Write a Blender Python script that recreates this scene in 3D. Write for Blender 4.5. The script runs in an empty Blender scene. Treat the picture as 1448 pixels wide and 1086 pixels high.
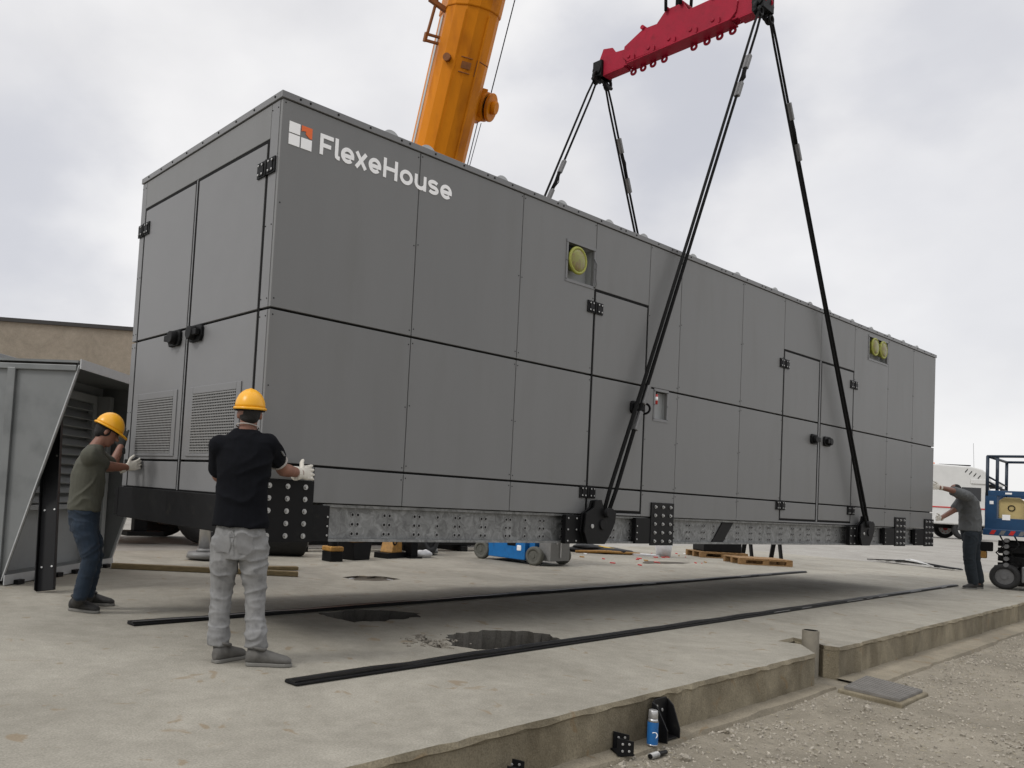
import bpy, bmesh, math, random
from mathutils import Vector, Matrix, noise
from mathutils.geometry import delaunay_2d_cdt

S = bpy.context.scene
COL = S.collection
random.seed(7)
R = math.radians
V = Vector

# ------------------------------------------------------------------ camera (solved from the photograph)
RX = V((0.785107, -0.616741, 0.056910))
UP = V((-0.076099, -0.004867, 0.997088))
FW = V((0.614668, 0.787151, 0.050754))
FOC, PCX, PCY = 1164.6, 510.5, 631.7
CAM = V((-3.0773, -5.1113, 1.2))


def at(u, v, D):
    """A point on the sight line of photo pixel (u, v), D metres deep."""
    return CAM + (RX * ((u - PCX) / FOC) - UP * ((v - PCY) / FOC) + FW) * D


def on_side(u, v, y=0.0):
    d = at(u, v, 1.0) - CAM
    return CAM + d * ((y - CAM.y) / d.y)


def on_ground(u, v, z=0.0):
    d = at(u, v, 1.0) - CAM
    return CAM + d * ((z - CAM.z) / d.z)


# ------------------------------------------------------------------ materials
MATS = {}


def mat(name, col, rough=0.6, metal=0.0, var=0.08, scale=6.0, bump=0.0, bscale=60.0, spec=0.5, col2=None, thr=(0.45, 0.7), stretch=None):
    if name in MATS:
        return MATS[name]
    m = bpy.data.materials.new(name)
    m.use_nodes = True
    nt = m.node_tree
    b = nt.nodes['Principled BSDF']
    tc = nt.nodes.new('ShaderNodeTexCoord')
    src = tc.outputs['Object']
    if stretch:
        mp = nt.nodes.new('ShaderNodeMapping')
        mp.inputs['Scale'].default_value = stretch
        nt.links.new(src, mp.inputs['Vector'])
        src = mp.outputs['Vector']
    n = nt.nodes.new('ShaderNodeTexNoise')
    n.inputs['Scale'].default_value = scale
    n.inputs['Detail'].default_value = 6
    n.inputs['Roughness'].default_value = 0.62
    nt.links.new(src, n.inputs['Vector'])
    r = nt.nodes.new('ShaderNodeValToRGB')
    r.color_ramp.elements[0].position = 0.3
    r.color_ramp.elements[1].position = 0.7
    lo = [c * (1 - var) for c in col]
    hi = [min(1, c * (1 + var)) for c in col]
    r.color_ramp.elements[0].color = (*lo, 1)
    r.color_ramp.elements[1].color = (*hi, 1)
    nt.links.new(n.outputs['Fac'], r.inputs['Fac'])
    out = r.outputs['Color']
    if col2 is not None:
        n2 = nt.nodes.new('ShaderNodeTexNoise')
        n2.inputs['Scale'].default_value = scale * 2.3
        n2.inputs['Detail'].default_value = 8
        nt.links.new(src, n2.inputs['Vector'])
        r2 = nt.nodes.new('ShaderNodeValToRGB')
        r2.color_ramp.elements[0].position = thr[0]
        r2.color_ramp.elements[1].position = thr[1]
        nt.links.new(n2.outputs['Fac'], r2.inputs['Fac'])
        mx = nt.nodes.new('ShaderNodeMixRGB')
        nt.links.new(r2.outputs['Color'], mx.inputs['Fac'])
        nt.links.new(out, mx.inputs['Color1'])
        mx.inputs['Color2'].default_value = (*col2, 1)
        out = mx.outputs['Color']
    nt.links.new(out, b.inputs['Base Color'])
    b.inputs['Metallic'].default_value = metal
    b.inputs['Specular IOR Level'].default_value = spec
    mr = nt.nodes.new('ShaderNodeMapRange')
    mr.inputs['To Min'].default_value = max(0.03, rough - 0.1)
    mr.inputs['To Max'].default_value = min(1, rough + 0.1)
    nt.links.new(n.outputs['Fac'], mr.inputs['Value'])
    nt.links.new(mr.outputs['Result'], b.inputs['Roughness'])
    if bump > 0:
        nb = nt.nodes.new('ShaderNodeTexNoise')
        nb.inputs['Scale'].default_value = bscale
        nb.inputs['Detail'].default_value = 5
        nt.links.new(src, nb.inputs['Vector'])
        bp = nt.nodes.new('ShaderNodeBump')
        bp.inputs['Strength'].default_value = bump
        bp.inputs['Distance'].default_value = 0.02
        nt.links.new(nb.outputs['Fac'], bp.inputs['Height'])
        nt.links.new(bp.outputs['Normal'], b.inputs['Normal'])
    MATS[name] = m
    return m


PANELS = [mat('grey_panel_paint_%d' % k, (0.164 * f, 0.165 * f, 0.163 * f), 0.45, 0, 0.05, 1.7 + .2 * k, 0.14, 1.4, col2=(0.153 * f, 0.153 * f, 0.149 * f), thr=(0.5, 0.78), stretch=(1, 1, .2)) for k, f in enumerate((1.0, .975, 1.02, .99))]
PANEL = PANELS[0]
TRIM = mat('grey_trim_paint', (0.170, 0.171, 0.173), 0.42, 0, 0.06, 3)
BLACK = mat('black_rubber', (0.006, 0.006, 0.006), 0.75, 0, 0.2, 9, spec=0.15)
BLKST = mat('black_painted_steel', (0.0075, 0.0075, 0.008), 0.5, 0, 0.25, 5, 0.04, 90, spec=0.16, col2=(0.018, 0.017, 0.015), thr=(0.62, 0.8))
VOID = mat('dark_inner_core', (0.012, 0.012, 0.012), 0.9)
GALV = None
STEEL = mat('bright_steel', (0.5, 0.5, 0.5), 0.35, 0.9, 0.1, 20)
ZINC = mat('zinc_bolt', (0.42, 0.42, 0.41), 0.4, 0.6, 0.2, 30)
WHITE = mat('white_lettering', (0.93, 0.93, 0.93), 0.5, 0, 0.01, 3)
ORANGE = mat('orange_lettering', (0.78, 0.14, 0.02), 0.5, 0, 0.03, 3)
MESHG = mat('grille_grey', (0.2, 0.2, 0.195), 0.5, 0.1, 0.1, 20)
YELLOW = mat('yellow_lamp_ring', (0.31, 0.32, 0.05), 0.45, 0, 0.1, 14)
LENS = mat('lamp_lens', (0.24, 0.24, 0.055), 0.35, 0, 0.15, 9, col2=(.20, .15, .06), thr=(.48, .6))
RED = mat('red_beam_paint', (0.30, 0.006, 0.026), 0.55, 0, 0.15, 4, 0.03, 60, spec=0.2, col2=(0.2, 0.006, 0.018), thr=(0.55, 0.8))
CRANE = mat('crane_orange_paint', (0.56, 0.185, 0.003), 0.5, 0, 0.2, 1.1, 0.02, 30, spec=0.14, col2=(0.33, 0.095, 0.003), thr=(0.5, 0.76), stretch=(1, 1, .35))
CRANED = mat('crane_worn_paint', (0.20, 0.065, 0.008), 0.6, 0, 0.25, 8)
ROPE = mat('black_sling_rope', (0.009, 0.009, 0.009), 0.85, 0, 0.3, 40, 0.4, 160, spec=0.15)
CLAMP = mat('grey_sling_sleeve', (0.16, 0.16, 0.16), 0.5, 0.3, 0.15, 20)
BLUE = mat('blue_lift_paint', (0.007, 0.050, 0.128), 0.45, 0, 0.15, 5, col2=(0.01, 0.045, 0.11), thr=(0.55, 0.75))
BLUEB = mat('blue_chassis_paint', (0.01, 0.15, 0.42), 0.45, 0, 0.12, 6, col2=(0.02, 0.10, 0.26), thr=(0.56, 0.76))
TYRE = mat('tyre_rubber', (0.02, 0.02, 0.02), 0.85, 0, 0.3, 12, 0.1, 60)
TYREG = mat('grey_lift_tyre', (0.11, 0.11, 0.095), 0.85, 0, 0.2, 12)
WOOD = mat('pallet_wood', (0.26, 0.15, 0.06), 0.8, 0, 0.3, 14, 0.1, 80, stretch=(1, 6, 6))
TIMBER = mat('timber_batten', (0.2, 0.15, 0.075), 0.8, 0, 0.25, 10, 0.1, 60, stretch=(1, 1, 4))
TRUCKW = mat('white_truck_paint', (0.62, 0.62, 0.6), 0.35, 0, 0.05, 2)
GLASS = mat('truck_glass', (0.25, 0.32, 0.36), 0.08, 0, 0.05, 2, spec=0.9)
DGLASS = mat('dark_glass', (0.02, 0.022, 0.025), 0.1, 0, 0.05, 2)
REDP = mat('red_paint', (0.5, 0.02, 0.015), 0.4)
CREAM = mat('cream_plastic', (0.55, 0.43, 0.19), 0.5, 0, 0.12, 4)
AMBER = mat('amber_band', (0.33, 0.17, 0.035), 0.6, 0, 0.3, 15)
HOODG = mat('grey_hood_steel', (0.175, 0.183, 0.182), 0.45, 0.15, 0.1, 1.3, 0.03, 40, col2=(0.12, 0.127, 0.127), thr=(0.5, 0.75))
HOODLIT = mat('grey_hood_inner_lit', (0.30, 0.31, 0.31), 0.55, 0.1, 0.1, 2)  # hood grey with a lightened colour, offsetting the shade inside the hood
EDGE = mat('pale_cut_edge', (0.42, 0.43, 0.43), 0.45, 0.2, 0.1, 8)
SKIN = mat('skin', (0.20, 0.09, 0.058), 0.5, 0, 0.12, 18, 0.05, 120)
HAIR = mat('dark_hair', (0.007, 0.006, 0.005), 0.8, 0, 0.3, 60, 0.5, 220)
HELM = mat('yellow_helmet', (0.78, 0.37, 0.008), 0.33, 0, 0.03, 3)
NAVY = mat('navy_polo', (0.0055, 0.006, 0.008), 0.9, 0, 0.2, 25, 0.15, 300, spec=0.1)
OLIVE = mat('olive_shirt', (0.064, 0.064, 0.048), 0.9, 0, 0.12, 25, 0.15, 300)
GREYT = mat('grey_shirt', (0.105, 0.11, 0.112), 0.9, 0, 0.1, 25, 0.15, 300)
JEANG = mat('grey_jeans', (0.225, 0.225, 0.222), 0.9, 0, 0.16, 9, 0.2, 320, spec=0.1, col2=(0.14, 0.14, 0.14), thr=(0.5, 0.8))
JEANB = mat('blue_jeans', (0.009, 0.019, 0.034), 0.9, 0, 0.3, 9, 0.2, 320)
DARKT = mat('dark_trousers', (0.012, 0.018, 0.024), 0.9, 0, 0.2, 9, 0.2, 320)
SHOEG = mat('grey_shoe', (0.10, 0.096, 0.088), 0.8, 0, 0.2, 18, 0.1, 150)
SHOED = mat('dark_shoe', (0.02, 0.019, 0.018), 0.7, 0, 0.3, 18, 0.1, 150)
SOLE = mat('pale_sole', (0.16, 0.155, 0.14), 0.8)
GLOVE = mat('white_glove', (0.62, 0.59, 0.52), 0.9, 0, 0.1, 30, 0.3, 260)
GLOVED = mat('dark_glove', (0.02, 0.022, 0.02), 0.9, 0, 0.2, 30, 0.3, 260)
PIPE = mat('weathered_pipe', (0.22, 0.20, 0.16), 0.7, 0, 0.15, 9)
CANBLUE = mat('can_blue_label', (0.02, 0.13, 0.36), 0.3, 0.1, 0.1, 14)
CANSIL = mat('can_silver', (0.5, 0.5, 0.5), 0.3, 0.7, 0.05, 10)
SCRAPM = mat('scrap_metal', (0.6, 0.6, 0.58), 0.4, 0.2, 0.3, 12)
CLEARP = mat('white_sack', (0.6, 0.6, 0.6), 0.6, 0, 0.1, 9)
COPING = mat('dark_coping', (0.03, 0.028, 0.026), 0.6)
DRAIN = mat('cast_plate', (0.20, 0.19, 0.175), 0.7, 0.2, 0.15, 12, 0.4, 40)


def galv_mat():
    m = bpy.data.materials.new('galvanised_steel')
    m.use_nodes = True
    nt = m.node_tree
    b = nt.nodes['Principled BSDF']
    tc = nt.nodes.new('ShaderNodeTexCoord')
    w = nt.nodes.new('ShaderNodeTexNoise')
    w.inputs['Scale'].default_value = 7
    w.inputs['Detail'].default_value = 3
    nt.links.new(tc.outputs['Object'], w.inputs['Vector'])
    ad = nt.nodes.new('ShaderNodeMixRGB')
    ad.blend_type = 'ADD'
    ad.inputs['Fac'].default_value = 0.22
    nt.links.new(tc.outputs['Object'], ad.inputs['Color1'])
    nt.links.new(w.outputs['Color'], ad.inputs['Color2'])
    n = nt.nodes.new('ShaderNodeTexNoise')
    n.inputs['Scale'].default_value = 9
    n.inputs['Detail'].default_value = 6
    n.inputs['Distortion'].default_value = 1.8
    nt.links.new(ad.outputs['Color'], n.inputs['Vector'])
    r = nt.nodes.new('ShaderNodeValToRGB')
    r.color_ramp.elements[0].position = 0.3
    r.color_ramp.elements[0].color = (0.12, 0.122, 0.12, 1)
    r.color_ramp.elements[1].position = 0.72
    r.color_ramp.elements[1].color = (0.30, 0.305, 0.30, 1)
    nt.links.new(n.outputs['Fac'], r.inputs['Fac'])
    nt.links.new(r.outputs['Color'], b.inputs['Base Color'])
    b.inputs['Metallic'].default_value = 0.35
    b.inputs['Roughness'].default_value = 0.5
    return m


GALV = galv_mat()


# ------------------------------------------------------------------ mesh builder
class MB:
    def __init__(self):
        self.v = []
        self.f = []
        self.mi = []
        self.sm = []

    def add(self, vs, fs, mi=0, smooth=False):
        o = len(self.v)
        self.v += [tuple(p) for p in vs]
        for f in fs:
            self.f.append(tuple(i + o for i in f))
            self.mi.append(mi)
            self.sm.append(smooth)
        return self

    def box(self, x0, x1, y0, y1, z0, z1, mi=0):
        x0, x1 = min(x0, x1), max(x0, x1)
        y0, y1 = min(y0, y1), max(y0, y1)
        z0, z1 = min(z0, z1), max(z0, z1)
        vs = [(x0, y0, z0), (x1, y0, z0), (x1, y1, z0), (x0, y1, z0), (x0, y0, z1), (x1, y0, z1), (x1, y1, z1), (x0, y1, z1)]
        return self.add(vs, [(3, 2, 1, 0), (4, 5, 6, 7), (0, 1, 5, 4), (1, 2, 6, 5), (2, 3, 7, 6), (3, 0, 4, 7)], mi)

    def obox(self, c, ax, ay, az, hx, hy, hz, mi=0):
        c = V(c)
        ax, ay, az = V(ax).normalized() * hx, V(ay).normalized() * hy, V(az).normalized() * hz
        vs = [c + ax * i + ay * j + az * k for k in (-1, 1) for (i, j) in ((-1, -1), (1, -1), (1, 1), (-1, 1))]
        fl = ax.cross(ay).dot(az) < 0
        fs = [(3, 2, 1, 0), (4, 5, 6, 7), (0, 1, 5, 4), (1, 2, 6, 5), (2, 3, 7, 6), (3, 0, 4, 7)]
        if fl:
            fs = [f[::-1] for f in fs]
        return self.add(vs, fs, mi)

    def bar(self, p0, p1, w, h, mi=0, up=(0, 0, 1)):
        p0, p1 = V(p0), V(p1)
        d = p1 - p0
        L = d.length
        d.normalize()
        s = d.cross(V(up))
        if s.length < 1e-4:
            s = d.cross(V((1, 0, 0)))
        s.normalize()
        t = s.cross(d)
        return self.obox((p0 + p1) / 2, d, s, t, L / 2, w / 2, h / 2, mi)

    def cyl(self, p0, p1, r0, r1=None, n=16, mi=0, caps=True, smooth=True):
        p0, p1 = V(p0), V(p1)
        r1 = r0 if r1 is None else r1
        d = (p1 - p0).normalized()
        a = d.orthogonal().normalized()
        b = d.cross(a)
        vs = []
        for p, r in ((p0, r0), (p1, r1)):
            for i in range(n):
                t = 2 * math.pi * i / n
                vs.append(p + (a * math.cos(t) + b * math.sin(t)) * r)
        self.add(vs, [(i, (i + 1) % n, n + (i + 1) % n, n + i) for i in range(n)], mi, smooth)
        if caps:
            o = len(self.v) - 2 * n
            self.f.append(tuple(o + i for i in reversed(range(n))))
            self.f.append(tuple(o + n + i for i in range(n)))
            self.mi += [mi, mi]
            self.sm += [False, False]
        return self

    def tube(self, pts, r, n=8, mi=0, caps=True):
        pts = [V(p) for p in pts]
        rs = r if isinstance(r, (list, tuple)) else [r] * len(pts)
        rings = []
        a = None
        for i, p in enumerate(pts):
            d = (pts[min(i + 1, len(pts) - 1)] - pts[max(i - 1, 0)]).normalized()
            if a is None:
                a = d.orthogonal().normalized()
            else:
                a = (a - d * a.dot(d))
                a = a.normalized() if a.length > 1e-6 else d.orthogonal().normalized()
            b = d.cross(a)
            rings.append([p + (a * math.cos(2 * math.pi * k / n) + b * math.sin(2 * math.pi * k / n)) * rs[i] for k in range(n)])
        vs = [q for ring in rings for q in ring]
        fs = []
        for i in range(len(pts) - 1):
            for k in range(n):
                fs.append((i * n + k, i * n + (k + 1) % n, (i + 1) * n + (k + 1) % n, (i + 1) * n + k))
        self.add(vs, fs, mi, True)
        if caps:
            o = len(self.v) - len(vs)
            self.f.append(tuple(o + k for k in reversed(range(n))))
            self.f.append(tuple(o + (len(pts) - 1) * n + k for k in range(n)))
            self.mi += [mi, mi]
            self.sm += [False, False]
        return self

    def loft(self, rings, n=20, mi=0):
        """rings: (centre, lateral vec*half width, forward vec*half depth)."""
        vs = []
        for c, a, b in rings:
            for k in range(n):
                t = 2 * math.pi * k / n
                vs.append(V(c) + V(a) * math.cos(t) + V(b) * math.sin(t))
        fs = []
        m = len(rings)
        for i in range(m - 1):
            for k in range(n):
                fs.append((i * n + k, i * n + (k + 1) % n, (i + 1) * n + (k + 1) % n, (i + 1) * n + k))
        fs.append(tuple(reversed(range(n))))
        fs.append(tuple((m - 1) * n + k for k in range(n)))
        return self.add(vs, fs, mi, True)

    def ell(self, c, a, b, d, nu=16, nv=10, mi=0):
        """ellipsoid with half-axis vectors a, b, d (d is the pole axis)."""
        c, a, b, d = V(c), V(a), V(b), V(d)
        vs = [c - d]
        for j in range(1, nv):
            p = -math.pi / 2 + math.pi * j / nv
            for i in range(nu):
                t = 2 * math.pi * i / nu
                vs.append(c + (a * math.cos(t) + b * math.sin(t)) * math.cos(p) + d * math.sin(p))
        vs.append(c + d)
        fs = [(0, 1 + (i + 1) % nu, 1 + i) for i in range(nu)]
        for j in range(nv - 2):
            o = 1 + j * nu
            for i in range(nu):
                fs.append((o + i, o + (i + 1) % nu, o + nu + (i + 1) % nu, o + nu + i))
        o = 1 + (nv - 2) * nu
        fs += [(o + i, o + (i + 1) % nu, len(vs) - 1) for i in range(nu)]
        return self.add(vs, fs, mi, True)

    def ball(self, c, r, mi=0, nu=10, nv=6):
        return self.ell(c, (r, 0, 0), (0, r, 0), (0, 0, r), nu, nv, mi)

    def limb(self, pts, rs, n=14):
        """tapered chain with rounded ends, for bodies."""
        for (p, q, r, s) in zip(pts[:-1], pts[1:], rs[:-1], rs[1:]):
            self.cyl(p, q, r, s, n)
        for p, r in zip(pts, rs):
            self.ball(p, r * 1.0, 0, 14, 8)
        return self

    def prism(self, poly, ax, ay, org, nrm, th, mi=0):
        """polygon (2-D, counter-clockwise) on the plane org+ax,ay pushed th along nrm."""
        ax, ay, org, nrm = V(ax), V(ay), V(org), V(nrm).normalized()
        n = len(poly)
        a = [org + ax * p[0] + ay * p[1] for p in poly]
        b = [p + nrm * th for p in a]
        area = sum(poly[i][0] * poly[(i + 1) % n][1] - poly[(i + 1) % n][0] * poly[i][1] for i in range(n))
        fl = (ax.cross(ay).dot(nrm) < 0) ^ (area < 0) ^ (th < 0)
        fs = [tuple(reversed(range(n))), tuple(range(n, 2 * n))] + [(i, (i + 1) % n, n + (i + 1) % n, n + i) for i in range(n)]
        if fl:
            fs = [f[::-1] for f in fs]
        return self.add(a + b, fs, mi)

    def torus(self, c, nrm, Rr, r, nu=20, nv=8, mi=0, arc=(0, 2 * math.pi)):
        d = V(nrm).normalized()
        a = d.orthogonal().normalized()
        b = d.cross(a)
        full = arc[1] - arc[0] > 6.28
        pts = [V(c) + (a * math.cos(t) + b * math.sin(t)) * Rr for t in [arc[0] + (arc[1] - arc[0]) * i / nu for i in range(nu + (0 if full else 1))]]
        if full:
            vs = []
            for i, p in enumerate(pts):
                o = (p - V(c)).normalized()
                for k in range(nv):
                    t = 2 * math.pi * k / nv
                    vs.append(p + (o * math.cos(t) + d * math.sin(t)) * r)
            m = len(pts)
            fs = [(i * nv + k, i * nv + (k + 1) % nv, ((i + 1) % m) * nv + (k + 1) % nv, ((i + 1) % m) * nv + k) for i in range(m) for k in range(nv)]
            return self.add(vs, fs, mi, True)
        return self.tube(pts, r, nv, mi)

    def build(self, name, mats, parent=None, loc=None, bevel=0, fix=False, seg=2):
        me = bpy.data.meshes.new(name)
        base = wloc(parent) if parent else V(loc or (0, 0, 0))
        me.from_pydata([tuple(V(p) - base) for p in self.v], [], self.f)
        if not isinstance(mats, (list, tuple)):
            mats = [mats]
        for m in mats:
            me.materials.append(m)
        for p, mi, sm in zip(me.polygons, self.mi, self.sm):
            p.material_index = mi
            p.use_smooth = sm
        if fix:
            bm = bmesh.new()
            bm.from_mesh(me)
            bmesh.ops.recalc_face_normals(bm, faces=bm.faces)
            bm.to_mesh(me)
            bm.free()
        me.update()
        o = bpy.data.objects.new(name, me)
        COL.objects.link(o)
        if parent:
            o.parent = parent
            WL[o.name] = wloc(parent)
        else:
            o.location = base
            WL[o.name] = base.copy()
        if bevel:
            b = o.modifiers.new('bevel', 'BEVEL')
            b.width = bevel
            b.segments = seg
            b.limit_method = 'ANGLE'
            b.angle_limit = R(40)
            b.harden_normals = False
        return o


    def parts(self, name, mats, parent, bevel=0, fix=False):
        """each loose piece becomes a part of its own."""
        par = list(range(len(self.v)))

        def find(i):
            while par[i] != i:
                par[i] = par[par[i]]
                i = par[i]
            return i
        for f in self.f:
            r = find(f[0])
            for i in f[1:]:
                par[find(i)] = r
        grp = {}
        for k, f in enumerate(self.f):
            grp.setdefault(find(f[0]), []).append(k)
        out = []
        ml = mats if isinstance(mats, (list, tuple)) else [mats]
        for ks in grp.values():
            q = MB()
            idx = {}
            for k in ks:
                for i in self.f[k]:
                    if i not in idx:
                        idx[i] = len(q.v)
                        q.v.append(self.v[i])
                q.f.append(tuple(idx[i] for i in self.f[k]))
                q.mi.append(0)
                q.sm.append(self.sm[k])
            out.append(q.build(name, ml[self.mi[ks[0]]], parent, None, bevel, fix))
        return out


WL = {}


def wloc(o):
    return WL[o.name]


def thing(name, loc, label, cat, group=None):
    o = bpy.data.objects.new(name, None)
    o.empty_display_size = 0.2
    COL.objects.link(o)
    o.location = loc
    WL[o.name] = V(loc)
    o['label'] = label
    o['category'] = cat
    if group:
        o['group'] = group
    return o


def tag(o, label, cat, group=None, kind=None):
    if label:
        o['label'] = label
        o['category'] = cat
    if group:
        o['group'] = group
    if kind:
        o['kind'] = kind
    return o


def copy_tree(o, parent=None):
    c = o.copy()
    COL.objects.link(c)
    WL[c.name] = WL.get(o.name, V()).copy()
    if parent:
        c.parent = parent
    for ch in list(o.children):
        copy_tree(ch, c)
    return c


# ------------------------------------------------------------------ world, sun, camera
SUN_EL, SUN_AZ = R(44), R(172)          # azimuth measured counter-clockwise from +x (towards -x and +y)
w = bpy.data.worlds.new('World')
S.world = w
w.use_nodes = True
nt = w.node_tree
bg = nt.nodes['Background']
sky = nt.nodes.new('ShaderNodeTexSky')
sky.sky_type = 'NISHITA'
sky.sun_disc = False
sky.sun_elevation = SUN_EL
sky.sun_rotation = R(90) - SUN_AZ
tc = nt.nodes.new('ShaderNodeTexCoord')


def wnoise(scale, detail, loc, stretch=(1, 1, 1.6)):
    mp = nt.nodes.new('ShaderNodeMapping')
    mp.inputs['Location'].default_value = loc
    mp.inputs['Scale'].default_value = stretch
    nt.links.new(tc.outputs['Generated'], mp.inputs['Vector'])
    n = nt.nodes.new('ShaderNodeTexNoise')
    n.inputs['Scale'].default_value = scale
    n.inputs['Detail'].default_value = detail
    n.inputs['Roughness'].default_value = 0.5
    nt.links.new(mp.outputs['Vector'], n.inputs['Vector'])
    return n


n1 = wnoise(1.9, 5, (0.9, 0.3, 0.35))
r1 = nt.nodes.new('ShaderNodeValToRGB')
els = r1.color_ramp.elements
els[0].position = 0.26
els[0].color = (7.8, 7.8, 8.1, 1)
els[1].position = 0.52
els[1].color = (9.4, 9.3, 9.3, 1)
nt.links.new(n1.outputs['Fac'], r1.inputs['Fac'])
n2 = wnoise(3.8, 7, (3.1, 1.7, 0.2))
r2 = nt.nodes.new('ShaderNodeValToRGB')
r2.color_ramp.elements[0].position = 0.35
r2.color_ramp.elements[0].color = (0.885, 0.887, 0.90, 1)
r2.color_ramp.elements[1].position = 0.65
r2.color_ramp.elements[1].color = (1.03, 1.03, 1.03, 1)
nt.links.new(n2.outputs['Fac'], r2.inputs['Fac'])
mu = nt.nodes.new('ShaderNodeMixRGB')
mu.blend_type = 'MULTIPLY'
mu.inputs['Fac'].default_value = 1
nt.links.new(r1.outputs['Color'], mu.inputs['Color1'])
nt.links.new(r2.outputs['Color'], mu.inputs['Color2'])
cloud = mu.outputs['Color']
for (dx, dy, dz, r0, amt) in ((.784, .478, .396, .125, .80), (.233, .93, .284, .17, .70), (.858, .289, .426, .10, .55), (.93, .25, .25, .16, .30), (-.5, .3, .8, .5, .4), (.2, -.8, .5, .6, .4)):
    # thinner, bluer gaps in the overcast, each in its own direction of the sky
    dn = nt.nodes.new('ShaderNodeVectorMath')
    dn.operation = 'DISTANCE'
    wp = nt.nodes.new('ShaderNodeMixRGB')
    wp.blend_type = 'ADD'
    wp.inputs['Fac'].default_value = .34
    nt.links.new(tc.outputs['Generated'], wp.inputs['Color1'])
    nt.links.new(n2.outputs['Color'], wp.inputs['Color2'])
    nt.links.new(wp.outputs['Color'], dn.inputs[0])
    q_ = V((dx, dy, dz)).normalized() + V((.17, .17, .17))
    dn.inputs[1].default_value = q_
    rr = nt.nodes.new('ShaderNodeMapRange')
    rr.interpolation_type = 'SMOOTHSTEP'
    rr.inputs['From Min'].default_value = r0 * .25
    rr.inputs['From Max'].default_value = r0 * 1.3
    rr.inputs['To Min'].default_value = amt
    rr.inputs['To Max'].default_value = 0
    nt.links.new(dn.outputs['Value'], rr.inputs['Value'])
    cm = nt.nodes.new('ShaderNodeMixRGB')
    nt.links.new(rr.outputs['Result'], cm.inputs['Fac'])
    nt.links.new(cloud, cm.inputs['Color1'])
    cm.inputs['Color2'].default_value = (5.7, 5.85, 6.5, 1)
    cloud = cm.outputs['Color']
mx = nt.nodes.new('ShaderNodeMixRGB')
mx.inputs['Fac'].default_value = 0.94
nt.links.new(sky.outputs['Color'], mx.inputs['Color1'])
# an overcast sky is brighter towards the zenith
sep = nt.nodes.new('ShaderNodeSeparateXYZ')
nt.links.new(tc.outputs['Generated'], sep.inputs['Vector'])
zr = nt.nodes.new('ShaderNodeMapRange')
zr.interpolation_type = 'SMOOTHSTEP'
zr.inputs['From Min'].default_value = .5
zr.inputs['From Max'].default_value = .95
zr.inputs['To Min'].default_value = 1.0
zr.inputs['To Max'].default_value = 1.75
nt.links.new(sep.outputs['Z'], zr.inputs['Value'])
zm = nt.nodes.new('ShaderNodeMixRGB')
zm.blend_type = 'MULTIPLY'
zm.inputs['Fac'].default_value = 1
nt.links.new(cloud, zm.inputs['Color1'])
nt.links.new(zr.outputs['Result'], zm.inputs['Color2'])
nt.links.new(zm.outputs['Color'], mx.inputs['Color2'])
nt.links.new(mx.outputs['Color'], bg.inputs['Color'])
bg.inputs['Strength'].default_value = 0.1

sd = bpy.data.lights.new('sun', 'SUN')
sd.energy = 1.35
sd.angle = R(13)
sd.color = (1.0, 0.97, 0.93)
so = bpy.data.objects.new('sun', sd)
COL.objects.link(so)
dv = V((math.cos(SUN_EL) * math.cos(SUN_AZ), math.cos(SUN_EL) * math.sin(SUN_AZ), math.sin(SUN_EL)))
so.rotation_euler = (-dv).to_track_quat('-Z', 'Y').to_euler()

cd = bpy.data.cameras.new('camera')
cam = bpy.data.objects.new('camera', cd)
COL.objects.link(cam)
M = Matrix((RX, UP, -FW)).transposed()
cam.matrix_world = Matrix.Translation(CAM) @ M.to_4x4()
cd.sensor_width = 36
cd.sensor_fit = 'HORIZONTAL'
cd.lens = FOC / 1448 * 36
cd.shift_x = (724 - PCX) / 1448
cd.shift_y = (PCY - 543) / 1448
cd.clip_start = 0.05
cd.clip_end = 3000
S.camera = cam
S.view_settings.view_transform = 'Standard'
S.view_settings.look = 'None'
S.view_settings.exposure = 0
S.view_settings.gamma = 1


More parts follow.
